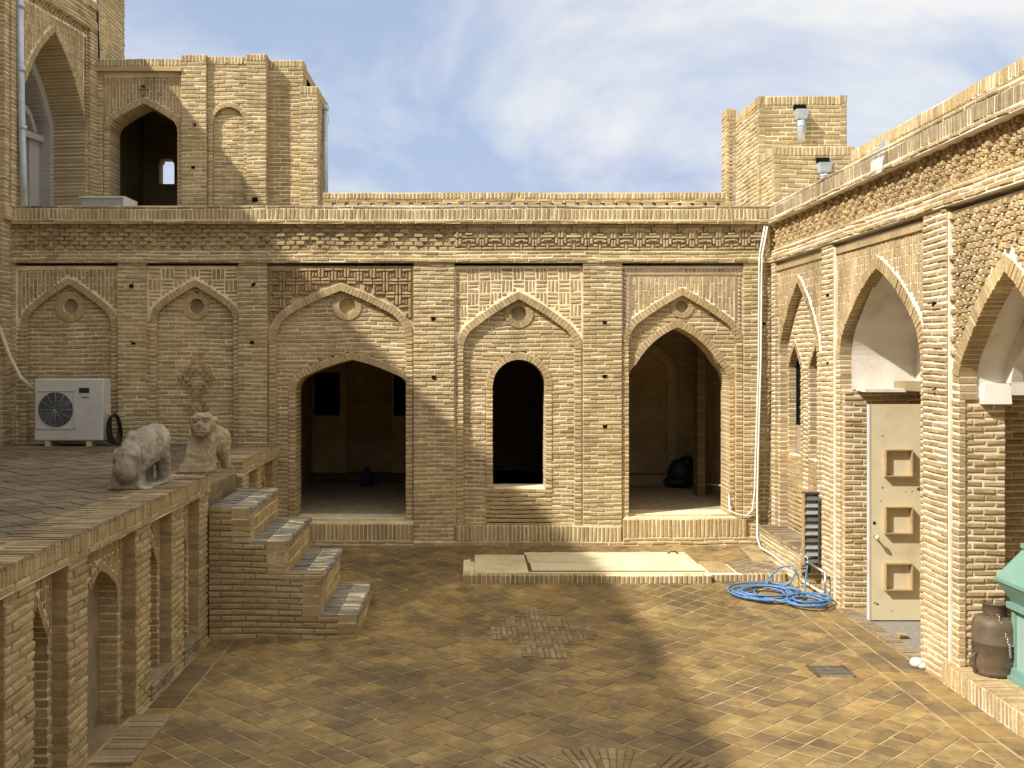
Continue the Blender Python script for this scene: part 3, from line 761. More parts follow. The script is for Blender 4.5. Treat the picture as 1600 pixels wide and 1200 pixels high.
# ledge under the narrow arch
m = MB(); FLg = Fr((XR - .2, 0, 0), (0, -1, 0), (1, 0, 0))
rows(m, FLg, const(-14.9, -13.05), .1, .56, 0, .3, BR, MO); 
for k in range(29): m.box(FLg, -14.9 + k * .0635, -14.845 + k * .0635, .5, .575 + rnd(-.004, .004), .0, .4, BRG, j=.003)
rows(m, Fr((0, 13.05, 0), (1, 0, 0), (0, 1, 0)), const(XR - .2, XR + .1), .0, .5, -.02, .2)
m.build('ledge', right)
# roof parapet on the right
m = MB(); FP = Fr((4.9, 0, 0), (0, -1, 0), (1, 0, 0))
rows(m, FP, const(-13.6, -5.5), 4.98, 5.45, 0, .25, BR, MOW, ch=.067); soldiers(m, FP, -13.6, -5.5, 5.45, 5.585, -.01, .27, BR, MOW)
tag(m.build('roof_parapet', loc=(4.9, 9.5, 4.98)), 'long low parapet of pale brick running along the right roof above the cornice', 'parapet')

# ------------------------------------------------------------------ rooftop: rear parapet, block of chimneys
m = MB(); FP = Fr((0, 16.5, 0), (1, 0, 0), (0, 1, 0))
u = -2.3
while u < 3.95:
    m.box(FP, u, u + .135, 5.285, 5.355, .0, .22, BR, j=.003); u += .2
rows(m, FP, const(-2.3, 3.98), 4.98, 5.285, 0, .22); rows(m, FP, const(-2.3, 3.98), 5.355, 5.415, 0, .22); soldiers(m, FP, -2.3, 3.98, 5.415, 5.51, -.01, .23)
tag(m.build('roof_parapet', loc=(.8, 16.5, 4.98)), 'low brick parapet with a row of small gaps along the back roof', 'parapet')
tw = thing('roof_stack', 'stepped square brick block standing on the roof above the right corner', 'chimney', (5, 16, 4.98))
def blockw(root, name, x0, x1, y0, y1, z0, z1, sold=.13, mo=None):
    m = MB(); F1 = Fr((0, y0, 0), (1, 0, 0), (0, 1, 0)); F2 = Fr((x0, 0, 0), (0, -1, 0), (1, 0, 0)); F3 = Fr((x1, 0, 0), (0, 1, 0), (-1, 0, 0))
    t = z1 - sold
    rows(m, F1, const(x0, x1), z0, t, 0, .1, BR, mo, ch=.067); rows(m, F2, const(-y1, -y0 - .0), z0, t, .002, .1, BR, mo, ch=.067); rows(m, F3, const(y0, y1), z0, t, .002, .1, BR, mo, ch=.067)
    soldiers(m, F1, x0, x1, t, z1, -.004, .1, BR, mo); soldiers(m, F2, -y1, -y0, t, z1, -.004, .1, BR, mo); soldiers(m, F3, y0, y1, t, z1, -.004, .1, BR, mo)
    m.box(WORLD, x0 + .05, x1 - .05, z0, z1 - .02, y0 + .05, y1 - .02, MO)
    return m.build(name, root)
blockw(tw, 'lower_block', 4.40, 5.57, 15.32, 16.6, 4.98, 6.0)
blockw(tw, 'upper_block', 4.37, 5.71, 16.02, 17.4, 4.98, 6.90)
blockw(tw, 'pier', 4.22, 4.37, 17.4, 17.75, 4.98, 7.03)
def spout(px, y0, y1, d, label):
    p0, p1 = at(px, y0, d), at(px, y1, d); m = MB()
    m.tube([p0 + Vector((0, .0, -.02)), p1], .06, GALV, 14)
    m.box8([(p0.x + sx * q, p0.y + sy * q, p0.z + h) for h, q in ((-.14, .068), (.0, .095)) for sx, sy in ((-1, -1), (1, -1), (1, 1), (-1, 1))], GALV)
    q = p0.lerp(p1, .5); m.tube([q + Vector((0, 0, -.012)), q + Vector((0, 0, .012))], .066, GALV, 14)
    m.box(Fr((p0.x, d + .02, p0.z), (1, 0, 0), (0, 1, 0)), -.09, .09, .01, .09, .02, .09, DARK)
    tag(m.build('rain_spout', loc=tuple(p0)), label, 'drainpipe', 'short spouts on the roof block')
spout(1252, 172, 221, 15.93, 'higher of the two short grey spouts on the brick roof block')
spout(1288, 255, 294, 15.23, 'lower of the two short grey spouts on the brick roof block')
p = at(1384, 238, 10.9); m = MB()
for s_ in (0,):
    a, b, c_, t_ = p + Vector((-.08, -.16, -.06)), p + Vector((-.08, .2, -.06)), p + Vector((.16, .03, -.06)), p + Vector((-.0, .02, .16))
    a2, b2 = p + Vector((-.09, -.12, -.22)), p + Vector((-.09, .18, -.22)); c2 = p + Vector((.2, .03, -.22))
    for q in ((a, b, b2, a2), (c_, a, a2, c2), (b, c_, c2, b2)): m.face(q, WHT)
    m.face((a, t_, b), GRY); m.face((t_, a, c_), WHT); m.face((b, t_, c_), WHT)
m.box(WORLD, p.x - .06, p.x + .1, 4.99, p.z - .15, p.y - .06, p.y + .12, WHT)
tag(m.build('roof_vent', loc=tuple(p)), 'small white pointed metal vent cap on the right roof edge', 'vent')

# ------------------------------------------------------------------ upper pavilion on the roof, left
pav = thing('roof_pavilion', 'brick pavilion on the left roof with an open dark arch and a stepped right end', 'building', (-4.5, 17.4, 4.98))
KP = 17.4 / 1650
def px_(x): return (x - 735) * KP
def pz(y): return CZ + (560 - y) * KP
FV = Fr((0, 17.4, 0), (1, 0, 0), (0, 1, 0))
cur = (px_(158), px_(283), pz(108))
AP = Arch(px_(222), .56, pz(203), pz(160), 4.98, .42)
APo = AP.off(.1)
m = MB(); columns(m, FV, cur[0], cur[1], APo.vs, pz(118), .09, .12, APo); rows(m, FV, minus(const(cur[0] - .08, cur[1] + .02), [APo]), 4.98, APo.vs, .09, .2)
n = 22
for k in range(n):
    a0 = APo.vs + (cur[2] - APo.vs) * k / n
    for a, b in minus(const(cur[0], cur[1]), [APo])(a0 + .02): m.box(FV, a, b, a0, a0 + (cur[2] - APo.vs) / n, .098, .2, MO)
for s_ in (px_(216), px_(222), px_(228)): m.box(FV, s_ - .025, s_ + .025, pz(138), pz(132), .06, .1, BRD)
for y in (130, 142): m.box(FV, px_(222) - .025, px_(222) + .025, pz(y + 5), pz(y), .06, .1, BRD)
m.build('spandrel', pav)
m = MB(); voussoirs(m, FV, AP, .1, .06, .6, BR, MO, legs=4.98); m.build('arch_band', pav)
def capw(mb, fr, u0, u1, z0, z1, w0, w1):
    rows(mb, fr, const(u0, u1), z0, z1 - .11, w0, w1, ch=.067); soldiers(mb, fr, u0, u1, z1 - .11, z1, w0 - .004, w1)
m = MB(); capw(m, FV, px_(142), px_(284), pz(108), pz(92), .0, .6); m.box(FV, px_(150), px_(284), pz(111), pz(106), -.03, .3, BR, j=.004); rows(m, FV, const(px_(148), px_(159)), 4.98, pz(108), .03, .6); m.build('entablature', pav)
m = MB(); capw(m, FV, px_(283), px_(322), 4.98, pz(86), 0, .6); putlog(m, FV, px_(303), pz(195)); putlog(m, FV, px_(302), pz(261)); m.build('pilaster', pav)
AN = Arch(px_(355), .26, pz(190), pz(168), 4.98, .95)
ANr = Arch(px_(355), .26, pz(190), pz(190) + .26, 4.98, 1.0)
m = MB(); rows(m, FV, minus(const(px_(322), px_(386)), [ANr.off(.07)]), 4.98, pz(98), .08, .3, ch=.067); rows(m, FV, inside(ANr), 4.98, pz(166), .14, .3, ch=.067); voussoirs(m, FV, ANr, .07, .065, .3, BR, MO, legs=4.98); soldiers(m, FV, px_(322), px_(386), pz(98), pz(87), .06, .3); m.build('niche_panel', pav)
m = MB(); capw(m, FV, px_(385), px_(416), 4.98, pz(84), 0, .6); putlog(m, FV, px_(398), pz(312), 0, .045); m.build('pilaster', pav)
m = MB(); capw(m, FV, px_(415), px_(470.5), 4.98, pz(88), .22, .6); m.build('recessed_panel', pav)
m = MB(); FS = Fr((px_(497), 0, 0), (0, 1, 0), (-1, 0, 0))
rows(m, FV, const(px_(470), px_(497)), 4.98, pz(147), -.05, .3, ch=.067); soldiers(m, FV, px_(470), px_(497), pz(147), pz(136), -.055, .3)
rows(m, FS, const(17.36, 18.6), 4.98, pz(147), .0, .1, ch=.067); soldiers(m, FS, 17.36, 18.6, pz(147), pz(136), -.004, .1)
m.box(FV, px_(471), px_(495), 4.98, pz(138), 0, 1.2, MO); m.build('end_block', pav)
m = MB(); m.box(WORLD, px_(285), px_(468), 4.98, pz(92), 17.98, 18.3, BR); m.sheet(Fr((px_(470), 0, 0), (0, 1, 0), (-1, 0, 0)), 17.9, 20.5, 4.98, pz(92), 0, BS)
m.build('rear_mass', pav)
# inside of the pavilion with a small window to the sky
FI = Fr((0, 20.5, 0), (1, 0, 0), (0, 1, 0)); AW = Arch((260 - 735) / 1650 * 20.5, .15, CZ + (560 - 258) / 1650 * 20.5, CZ + (560 - 246) / 1650 * 20.5, CZ + (560 - 285) / 1650 * 20.5, .9)
m = MB(); rows(m, FI, minus(const(-7.2, -4.2), [AW]), 4.98, 8.0, 0, .3, BSD, BSD)
m.box(WORLD, px_(282), px_(286), 4.98, 7.7, 17.95, 20.5, BSD); m.box(WORLD, -7.0, -6.35, 4.98, 7.7, 18.0, 20.5, BSD); m.box(WORLD, -7.2, px_(470), 7.55, 7.7, 17.98, 20.8, BSD)
m.build('inner_chamber', pav)

# ------------------------------------------------------------------ tall left building with the great arch
left = thing('iwan_building', 'tall brick building on the left with a great pointed arch and white plaster inside', 'building', (-6.5, 14, 1.7))
ul = math.hypot(.145, 1.0); FI2 = Fr((-6.5, 15.0, 0), (.145 / ul, 1 / ul, 0), (-1 / ul, .145 / ul, 0))
AI = Arch(1.22, .92, 6.62, 7.93, 5.0, .62, .06)
AIo = AI.off(.09)
m = MB(); rows(m, FI2, minus(const(.22, 2.22), [AIo]), 4.98, 6.72, .06, .2)
nn = 40
for k in range(nn):
    a0 = 6.72 + 1.58 * k / nn
    for a, b in minus(const(.22, 2.22), [AIo])(a0 + .02): m.box(FI2, a, b, a0, a0 + 1.58 / nn, .068, .2, MO)
columns(m, FI2, .34, 2.10, 6.72, 8.16, .062, .1, AIo, BRP); studs(m, FI2, .24, 2.2, 8.18, 8.30, .062, None, BR, du=.09, dv=.04, proud=.03)
for v in range(24): m.box(FI2, 2.12, 2.20, 6.75 + v * .058, 6.79 + v * .058, .03, .07, BR, j=.006)
m.build('spandrel', left)
m = MB(); voussoirs(m, FI2, AI, .09, .045, .62, BR, MO, legs=4.98); m.build('arch_band', left)
m = MB(); rows(m, FI2, const(-.05, .22), 4.98, 8.6, -.02, .3); m.build('pilaster', left)
m = MB(); rows(m, FI2, const(2.22, 2.46), 4.98, 8.6, 0, .3); m.build('pilaster', left)
m = MB(); rows(m, FI2, const(-.05, 2.46), 8.30, 8.42, -.05, .5); rows(m, FI2, const(-.05, 2.46), 8.42, 8.62, -.02, .5); soldiers(m, FI2, -.05, 2.46, 8.62, 8.75, -.05, .5); m.build('cornice', left)
m = MB(); m.box(FI2, -.2, 2.45, 4.98, 8.4, 1.0, 1.1, PLG)
AP2 = Arch(1.25, .80, 6.5, 7.7, 4.98, .62, .06)
rows(m, FI2, minus(const(.1, 2.42), [AP2]), 4.98, 8.3, .62, 1.05, PLG, PLG, gap=0, inset=.004, jw=0)
voussoirs(m, FI2, AP2, .14, .60, 1.0, PLG, PLG, bw=.25, gap=0, legs=4.98, jw=0)
m.box(FI2, .45, 2.05, 6.42, 6.52, .72, 1.0, PLG); m.box(FI2, 1.76, 2.05, 4.98, 6.42, .80, 1.0, PLG); m.box(FI2, .45, 2.05, 4.98, 5.35, .80, 1.0, PLG)
m.box(FI2, .45, 1.0, 5.35, 6.42, .82, 1.0, PLG)
voussoirs(m, FI2, Arch(1.25, .62, 6.55, 7.0, 6.5, .4), .1, .78, 1.0, PLG, PLG, bw=.25, gap=0, jw=0)
m.build('plaster_niche', left)
# long flank towards the viewer (outside the picture, it shades the court)
m = MB(); F0 = Fr((-6.62, 0, 0), (0, 1, 0), (-1, 0, 0))
m.sheet(F0, -9, 14.75, 1.6, 8.6, 0, BS); m.box(WORLD, -9.5, -6.63, 1.6, 8.55, -9, 14.8, MO)
m.box(WORLD, -9.5, -6.58, 8.60, 8.75, 12.2, 15.0, BR)
def wedge(y0, z0, y1, z1): m.box8([(-9.5, y0, 8.6), (-6.58, y0, 8.6), (-6.58, y0, z0), (-9.5, y0, z0), (-9.5, y1, 8.6), (-6.58, y1, 8.6), (-6.58, y1, z1), (-9.5, y1, z1)], BR)
wedge(9.4, 9.25, 12.2, 8.8); wedge(-9, 9.5, 9.4, 9.3)
q = -8.0
while q < 12: m.box(WORLD, -7.0, -6.58, 8.8, (9.36 if q < 9.4 else 9.25 - (q - 9.4) * .16) + rnd(0, .07), q, q + rnd(.06, .2), BR); q += rnd(.2, .4)
m.build('flank_wall', left)
m = MB(); m.box(WORLD, -9.5, 9.0, -.3, 6.4, -3.2, -1.6, BRP); m.box(WORLD, -9.5, 9.0, 6.4, 6.6, -3.25, -1.5, BR); m.build('sky_blocker_wall', left)  # unseen wall added behind the camera to block sky light
m = MB(); rows(m, F0, const(14.72, 15.3), 1.66, 4.87, -.10, .3, ch=.067); rows(m, F0, const(14.72, 15.3), 4.87, 4.93, -.16, .3); soldiers(m, F0, 14.72, 15.3, 4.93, 5.05, -.14, .3); rows(m, F0, const(14.8, 15.02), 5.05, 8.6, -.1, .3); m.build('corner_pier', left)
m = MB(); FT = Fr((-6.17, 0, 0), (0, 1, 0), (-1, 0, 0)); rows(m, FT, const(17.45, 18.85), 7.6, 10.2, 0, .1, ch=.067); m.box(WORLD, -8, -6.2, 7.6, 10.2, 17.45, 18.84, MO); rows(m, Fr((0, 17.45, 0), (1, 0, 0), (0, 1, 0)), const(-8, -6.17), 7.6, 10.2, 0, .1, ch=.067); m.build('upper_turret', left)

# ------------------------------------------------------------------ terrace
ZT = 1.71
m = MB(); m.box(WORLD, -6.7, -3.12, -.3, ZT - .012, 3.0, 15.0, MOD); m.box(WORLD, -3.13, XL - .25, -.3, ZT - .012, 3.0, 11.0, MOD); m.box(WORLD, -3.13, XL - .25, -.3, ZT - .012, 12.62, 15.0, MOD)
e2 = .2 / math.sqrt(2)
def ttile(pts): 
    n = len(pts); b = len(m.v); i = m.mi(TILG); z = ZT + rnd(-.004, .003)
    m.v += [(x, y, z + rnd(-.002, .002)) for x, y in pts] + [(x, y, z - .02) for x, y in pts]; m.f.append(tuple(range(b, b + n))); m.m.append(i)
    for k in range(n): m.f.append((b + (k + 1) % n, b + k, b + n + k, b + n + (k + 1) % n)); m.m.append(i)
for i in range(-60, 80):
    for j in range(-10, 130):
        cx, cy = (i - j) * e2, (i + j) * e2
        if not (-6.8 < cx < -2.9 and 5 < cy < 15.2): continue
        h = e2 - .007
        p = clip_poly([(cx, cy - h), (cx + h, cy), (cx, cy + h), (cx - h, cy)], -6.62, -3.14, 5.2, 14.98)
        if len(p) >= 3: ttile(p)
struct(m.build('terrace_floor'))
ter = thing('terrace_wall', 'brick retaining wall of the left terrace with pointed niches and a coping of bricks on edge', 'wall', (XL, 8, 0))
m = MB(); soldiers(m, FLT, 4.6, 11.0, 1.585, ZT, -.03, .3, BR, MOT, bw=.055); 
for k in range(105): m.box(FLT, 4.6 + k * .061, 4.655 + k * .061, ZT - .02, ZT + rnd(.0, .012), -.03, .22, BRG, j=.004)
for k in range(105): m.box(FLT, 4.6 + k * .061, 4.655 + k * .061, ZT - .02, ZT + rnd(-.002, .006), .225, .42, BRG, j=.004)
rows(m, FLT, const(4.6, 11.0), 1.525, 1.585, -.025, .3); m.build('coping', ter)
pils = [(5.25, 5.68), (6.2, 6.62), (7.18, 7.54), (8.64, 9.03), (9.67, 10.07), (10.65, 11.0)]
for a, b in pils:
    m = MB(); rows(m, FLT, const(a, b), -.02, 1.525, 0, .25, BR, MOT, bl=.2, inset=.014); m.build('pilaster', ter)
def niche(u0, u1, door=False):
    uc, hw = (u0 + u1) / 2, (u1 - u0) / 2
    a = hw - (.1 if not door else .16); A = Arch(uc, a, 1.0, 1.30, .12 if not door else .0, .45); Ao = A.off(.06)
    m = MB(); columns(m, FLT, u0, u1, Ao.vs, 1.52, .11, .14, Ao, BRP, bw=.05); rows(m, FLT, minus(const(u0, u1), [Ao]), 0, Ao.vs, .11, .2, BR, MOT, inset=.014)
    for k in range(20):
        v = Ao.vs + (1.525 - Ao.vs) * k / 20
        for p, q in minus(const(u0, u1), [Ao])(v + .013): m.box(FLT, p, q, v, v + (1.525 - Ao.vs) / 20, .118, .2, MO)
    voussoirs(m, FLT, A, .06, .10, .50, BRP, MO, legs=0, umin=u0, umax=u1, bw=.05)
    if not door:
        m.sheet(FLT, u0, u1, 0, 1.45, .49, BS); m.box(FLT, uc - a, uc + a, -.02, .12, .12, .49, MO); 
        rows(m, FLT, const(u0 - .02, u1 + .02), -.02, .14, -.02, .11, BRG, MOD)
    else:
        rows(m, Fr((0, uc + a, 0), (-1, 0, 0), (0, 1, 0)), const(-XL + .1, -XL + 1.3), -.03, 1.1, .004, .06)
        m.box(FLT, uc - a - .05, uc - a, -.03, 1.35, .34, 1.3, BSD); m.box(FLT, u0, u1, -.03, 1.4, 1.25, 1.3, BSD); m.box(FLT, u0, u1, 1.36, 1.45, .3, 1.3, BSD)
        m.box(FLT, u0, u1, -.08, -.012, .0, 1.3, BRG)
        m.box(FLT, uc - a - .01, uc - a + .04, .0, 1.3, .22, .30, WOOD)
    m.build('niche', ter)
niche(5.68, 6.2); niche(6.62, 7.18); niche(7.54, 8.64, True); niche(9.03, 9.67); niche(10.07, 10.65)
m = MB()
for k in range(16): m.box(FLT, 7.58 + k * .066, 7.64 + k * .066, -.02, .02 + rnd(-.003, .004), -.30, .0, BRG, j=.003)
m.build('threshold', ter)
ter2 = thing('terrace_wall', 'short brick piece of terrace wall with small niches between the stairs and the back wall', 'wall', (XL, 13.8, 0))
m = MB(); soldiers(m, FLT, 12.62, 14.99, 1.585, ZT, -.03, .3, BR, MO, bw=.055); rows(m, FLT, const(12.62, 14.99), 1.525, 1.585, -.025, .3)
for k in range(38): m.box(FLT, 12.62 + k * .0622, 12.675 + k * .0622, ZT - .02, ZT + rnd(.0, .012), -.03, .4, BRG, j=.004)
m.build('coping', ter2)
for a, b in ((12.62, 12.8), (13.55, 13.85), (14.6, 14.99)):
    m = MB(); rows(m, FLT, const(a, b), 0, 1.525, 0, .25, BR, MOT, inset=.014); m.build('pilaster', ter2)
for a, b in ((12.8, 13.55), (13.85, 14.6)):
    m = MB(); A = Arch((a + b) / 2, .25, 1.1, 1.38, .3, .45); rows(m, FLT, minus(const(a, b), [A.off(.05)]), 0, 1.525, .1, .2); voussoirs(m, FLT, A, .05, .09, .3, BRP, MOW, legs=.3, bw=.05); m.sheet(FLT, a, b, 0, 1.5, .26, BS)
    m.box(FLT, a + .03, a + .10, .5, 1.5, .06, .12, PL, j=.01); m.build('niche', ter2)
FEN = Fr((0, 12.62, 0), (1, 0, 0), (0, 1, 0))

# ------------------------------------------------------------------ stairs
st = thing('brick_stairs', 'block of steep brick steps climbing left to the terrace', 'stairs', (-1.9, 11.8, 0))
tops = [(-1.60, -1.16, .25), (-1.97, -1.52, .65), (-2.34, -1.89, 1.02), (XL, -2.26, 1.37)]
FS1 = Fr((0, 11.0, 0), (1, 0, 0), (0, 1, 0))
xr_ = [-1.18, -1.55, -1.92, -2.29]; zs = [0, .25, .65, 1.02, 1.37]
m = MB()
def stiv(v):
    for k in range(4):
        if v < zs[k + 1]: return (XL + .002, xr_[k])
    return []
rows(m, FS1, stiv, -.02, 1.37, 0, .2, BR, MOD, ch=.0625, bl=.24)
for k in range(4):
    FX = Fr((xr_[k], 0, 0), (0, 1, 0), (-1, 0, 0))
    rows(m, FX, const(11.0, 12.62), zs[k] - .02, zs[k + 1], .002, .2, BR, MO, ch=.12 if k else .09, bl=.26)
    m.box(WORLD, XL, xr_[k] - .02, zs[k] - .02, zs[k + 1] - .03, 11.03, 12.6, MOD)
m.build('side_walls', st)
for x0, x1, z in tops:
    t_ = MB(); n = 26
    for k in range(n):
        y = 11.0 + k * 1.62 / n
        for a, b in ((x0, (x0 + x1) / 2), ((x0 + x1) / 2, x1)):
            t_.box8([(a + .004 + rnd(-.003, .003), y + .005, z - .05), (b - .004 + rnd(-.006, .006), y + .005, z - .05), (b - .004, y + .057, z - .05), (a + .004, y + .057, z - .05)][::-1] +
                    [(a + .004, y + .005, z + rnd(-.004, .008)), (b - .004 + rnd(-.006, .006), y + .005, z + rnd(-.004, .008)), (b - .004, y + .057, z + rnd(-.004, .008)), (a + .004, y + .057, z + rnd(-.004, .008))][::-1], BRT)
    t_.build('tread', st)
m = MB(); rows(m, Fr((-3.1, 0, 0), (0, 1, 0), (-1, 0, 0)), const(11.0, 12.62), 1.2, ZT, 0, .1, BRG, MOD)
rows(m, Fr((-2.80, 0, 0), (0, 1, 0), (-1, 0, 0)), const(11.0, 12.62), 1.3, 1.55, 0, .32, BRG, MOD, ch=.12, bl=.3); m.box(WORLD, -3.1, -2.8, 1.0, 1.555, 11.0, 12.62, BRG)
rows(m, FEN, const(-3.12, XL + .02), 1.3, ZT, -.01, .2)
rows(m, Fr((0, 11.0, 0), (-1, 0, 0), (0, -1, 0)), const(-XL, 3.13), 1.3, ZT, -.01, .2)
m.build('landing', st)

# ------------------------------------------------------------------ planter cover and raised pad at the back
cv = thing('metal_cover', 'large cream painted steel cover lying on a low brick kerb before the back wall', 'cover', (1.5, 14, .1))
m = MB(); FK = Fr((0, 13.2, 0), (1, 0, 0), (0, 1, 0)); soldiers(m, FK, -.1, 3.02, .08, .205, 0, .1, BR, MO, bw=.06); soldiers(m, Fr((-.1, 0, 0), (0, -1, 0), (1, 0, 0)), -14.95, -13.2, .12, .205, 0, .1)
m.box(WORLD, -.08, 3.0, -.1, .195, 13.22, 14.96, MO); m.build('kerb', cv)
m = MB(); m.box(WORLD, .06, 2.98, .2, .225, 13.26, 14.92, COVER); m.build('plate', cv)
m = MB(); m.box(WORLD, .735, 2.965, .223, .2285, 13.33, 14.91, RUST); m.build('seam', cv)
m = MB(); m.box(WORLD, .78, 2.96, .227, .239, 13.36, 13.89, COVER); m.build('hatch', cv)
m = MB(); m.box(WORLD, .76, 2.96, .227, .239, 13.915, 14.44, COVER); m.build('hatch', cv)
m = MB(); m.box(WORLD, .74, 2.96, .227, .236, 14.465, 14.9, COVER); m.tube([(2.7, 14.45, .25), (2.74, 14.43, .28), (2.8, 14.43, .28), (2.84, 14.45, .25)], .012, RUST); m.build('hatch', cv)
m = MB()
for a, b, c_, d_ in ((3.04, 3.38, 13.32, 14.96), (3.38, 4.2, 13.32, 14.96)): pass
m.box(WORLD, 3.03, 4.24, -.1, .185, 13.32, 14.98, MO)
soldiers(m, Fr((0, 13.3, 0), (1, 0, 0), (0, 1, 0)), 3.03, 4.0, .09, .2, 0, .1, BR, MOW)
for i in range(-20, 40):
    for j in range(40, 130):
        cx, cy = (i - j) * .1 + 12.6, (i + j) * .1 + 4; h = .093
        p = clip_poly([(cx, cy - h), (cx + h, cy), (cx, cy + h), (cx - h, cy)], 3.4, 4.05, 13.45, 14.8)
        if len(p) >= 3:
            n = len(p); b = len(m.v); m.v += [(x, y, .196 + rnd(-.002, .002)) for x, y in p]; m.f.append(tuple(range(b, b + n))); m.m.append(m.mi(BRG))
m.box(WORLD, 3.05, 3.37, .18, .198, 13.4, 14.1, BRP, j=.003); m.box(WORLD, 3.05, 3.37, .18, .197, 14.12, 14.9, BRP, j=.003)
struct(m.build('paved_pad'))

# ------------------------------------------------------------------ cream door leaf
dr = thing('door_leaf', 'cream painted door standing open in the second arch of the right wall', 'door', (4.95, 11.7, .0))
x0, x1 = (1358 - 735) / 1650 * 11.7, (1358 - 735) / 1650 * 11.7 + .92
m = MB(); m.box(WORLD, x0, x1, .02, 2.41, 11.7, 11.75, CREAM); m.box(WORLD, x0 - .004, x0 + .012, .02, 2.41, 11.694, 11.756, WHT); m.build('panel', dr)
for y in (723, 812, 900):
    c = at(1402, y, 11.7); m = MB(); h = .145
    for a, b, c0, d0 in ((-h - .007, h + .007, h - .007, h + .007), (-h - .007, h + .007, -h - .007, -h + .007), (-h - .007, -h + .007, -h + .007, h - .007), (h - .007, h + .007, -h + .007, h - .007)):
        m.box(WORLD, c.x + a, c.x + b, c.z + c0, c.z + d0, 11.64, 11.7, WOOD)
    m.build('square_moulding', dr)
for px, py, q in ((1379, 681, .008), (1379, 762, .009), (1436, 764, .02), (1425, 768, .007), (1415, 769, .006), (1376, 783, .006), (1367, 942, .01), (1371, 944, .012), (1393, 955, .006)):
    m = MB(); c = at(px, py, 11.7); m.ell((c.x, 11.699, c.z), (q * 1.3, .002, q), RUST, 8, 6); m.build('paint_chip', dr)
m = MB(); c = at(1366, 838, 11.7); m.tube([(c.x, 11.7, c.z), (c.x, 11.63, c.z)], .012, STEEL); m.ell((c.x, 11.61, c.z), (.026, .026, .026), CREAM); m.build('knob', dr)
m = MB(); c = at(1366, 817, 11.7); m.ell((c.x, 11.7, c.z), (.018, .01, .018), BLK); m.build('keyhole', dr)

# ------------------------------------------------------------------ gas cylinder, lantern
cyl = thing('gas_cylinder', 'rusty brown gas cylinder standing on the brick plinth at the right', 'gas cylinder', (4.53, 9.12, .2))
c = (4.53, 9.12, .2)
m = MB(); m.lathe(c, [(.0, .03), (.15, .03), (.16, .0), (.172, .0), (.172, .04), (.168, .05), (.182, .08), (.185, .12), (.185, .27), (.188, .275), (.188, .288), (.185, .293), (.185, .42), (.175, .46), (.15, .49), (.10, .505), (.0, .51)], RUST); m.build('tank', cyl)
m = MB(); m.lathe(c, [(.092, .50), (.095, .52), (.10, .60), (.108, .605), (.108, .615), (.095, .615), (.088, .60), (.084, .5)], RUST, a0=R(-250), a1=R(60)); m.tube([(c[0], c[1], c[2] + .5), (c[0], c[1], c[2] + .57)], .025, STEEL); m.build('collar', cyl)
m = MB(); m.tube([(c[0] - .17 + .075 * math.cos(t) * -1 * .9, c[1] - .05, c[2] + .12 + .07 * math.sin(t)) for t in [R(-80 + 16 * k) for k in range(11)]], .009, RUST); m.build('loop_handle', cyl)
ln = thing('green_lantern', 'large green metal lantern case with flared roof on the plinth at right', 'lantern', (4.78, 8.75, .2))
m = MB(); gx0, gx1, gy0, gy1 = 4.60, 5.08, 8.5, 8.98
m.box(WORLD, gx0 - .05, gx1 + .05, .2, .235, gy0 - .05, gy1 + .05, GREEN); m.box(WORLD, gx0 - .02, gx1 + .02, .235, .30, gy0 - .02, gy1 + .02, GREEN); m.build('base', ln)
for x in (gx0, gx1 - .055):
    for y in (gy0, gy1 - .055):
        m = MB(); m.box(WORLD, x, x + .055, .3, .80, y, y + .055, GREEN); m.build('corner_post', ln)
for q in ((gx0 + .055, gx1 - .055, gy0 + .02, gy0 + .03), (gx0 + .055, gx1 - .055, gy1 - .03, gy1 - .02), (gx0 + .02, gx0 + .03, gy0 + .055, gy1 - .055)):
    m = MB(); m.box(WORLD, q[0], q[1], .3, .80, q[2], q[3], GLASS); m.build('pane', ln)
m = MB(); m.box(WORLD, gx0 - .03, gx1 + .03, .80, .85, gy0 - .03, gy1 + .03, GREEN)
cx, cy = (gx0 + gx1) / 2, (gy0 + gy1) / 2
def frust(z0, s0, z1, s1): m.box8([(cx - s0, cy - s0, z0), (cx + s0, cy - s0, z0), (cx + s1, cy - s1, z1), (cx - s1, cy - s1, z1), (cx - s0, cy + s0, z0), (cx + s0, cy + s0, z0), (cx + s1, cy + s1, z1), (cx - s1, cy + s1, z1)], GREEN)
frust(.85, .235, 1.02, .335); frust(1.02, .34, 1.05, .34); frust(1.05, .33, 1.32, .17); frust(1.32, .19, 1.36, .19); frust(1.36, .15, 1.48, .05); m.build('roof_cap', ln)
m = MB()
def chain(p0, p1, sag, n):
    for k in range(n):
        t = (k + .5) / n; p = Vector(p0).lerp(Vector(p1), t) + Vector((0, 0, -sag * 4 * t * (1 - t))); tn = (Vector(p1) - Vector(p0)).normalized()
        a = Vector((0, 0, 1)) if abs(tn.z) < .8 else Vector((1, 0, 0)); b = tn.cross(a).normalized(); a = b if k % 2 else b.cross(tn)
        m.tube([p + tn * .017 * math.cos(s) + a * .009 * math.sin(s) for s in [2 * math.pi * q / 8 for q in range(9)]], .0035, STEEL, 5, False)
chain((4.49, 8.99, .74), (4.55, 8.915, .50), .0, 11); chain((4.55, 8.915, .50), (4.56, 8.915, .40), 0, 5); chain((4.55, 8.915, .50), (4.66, 8.99, .50), .02, 6)
tag(m.build('steel_chain', loc=(4.55, 8.92, .4)), 'thin steel chain hanging from the gas cylinder collar to the green lantern', 'chain')

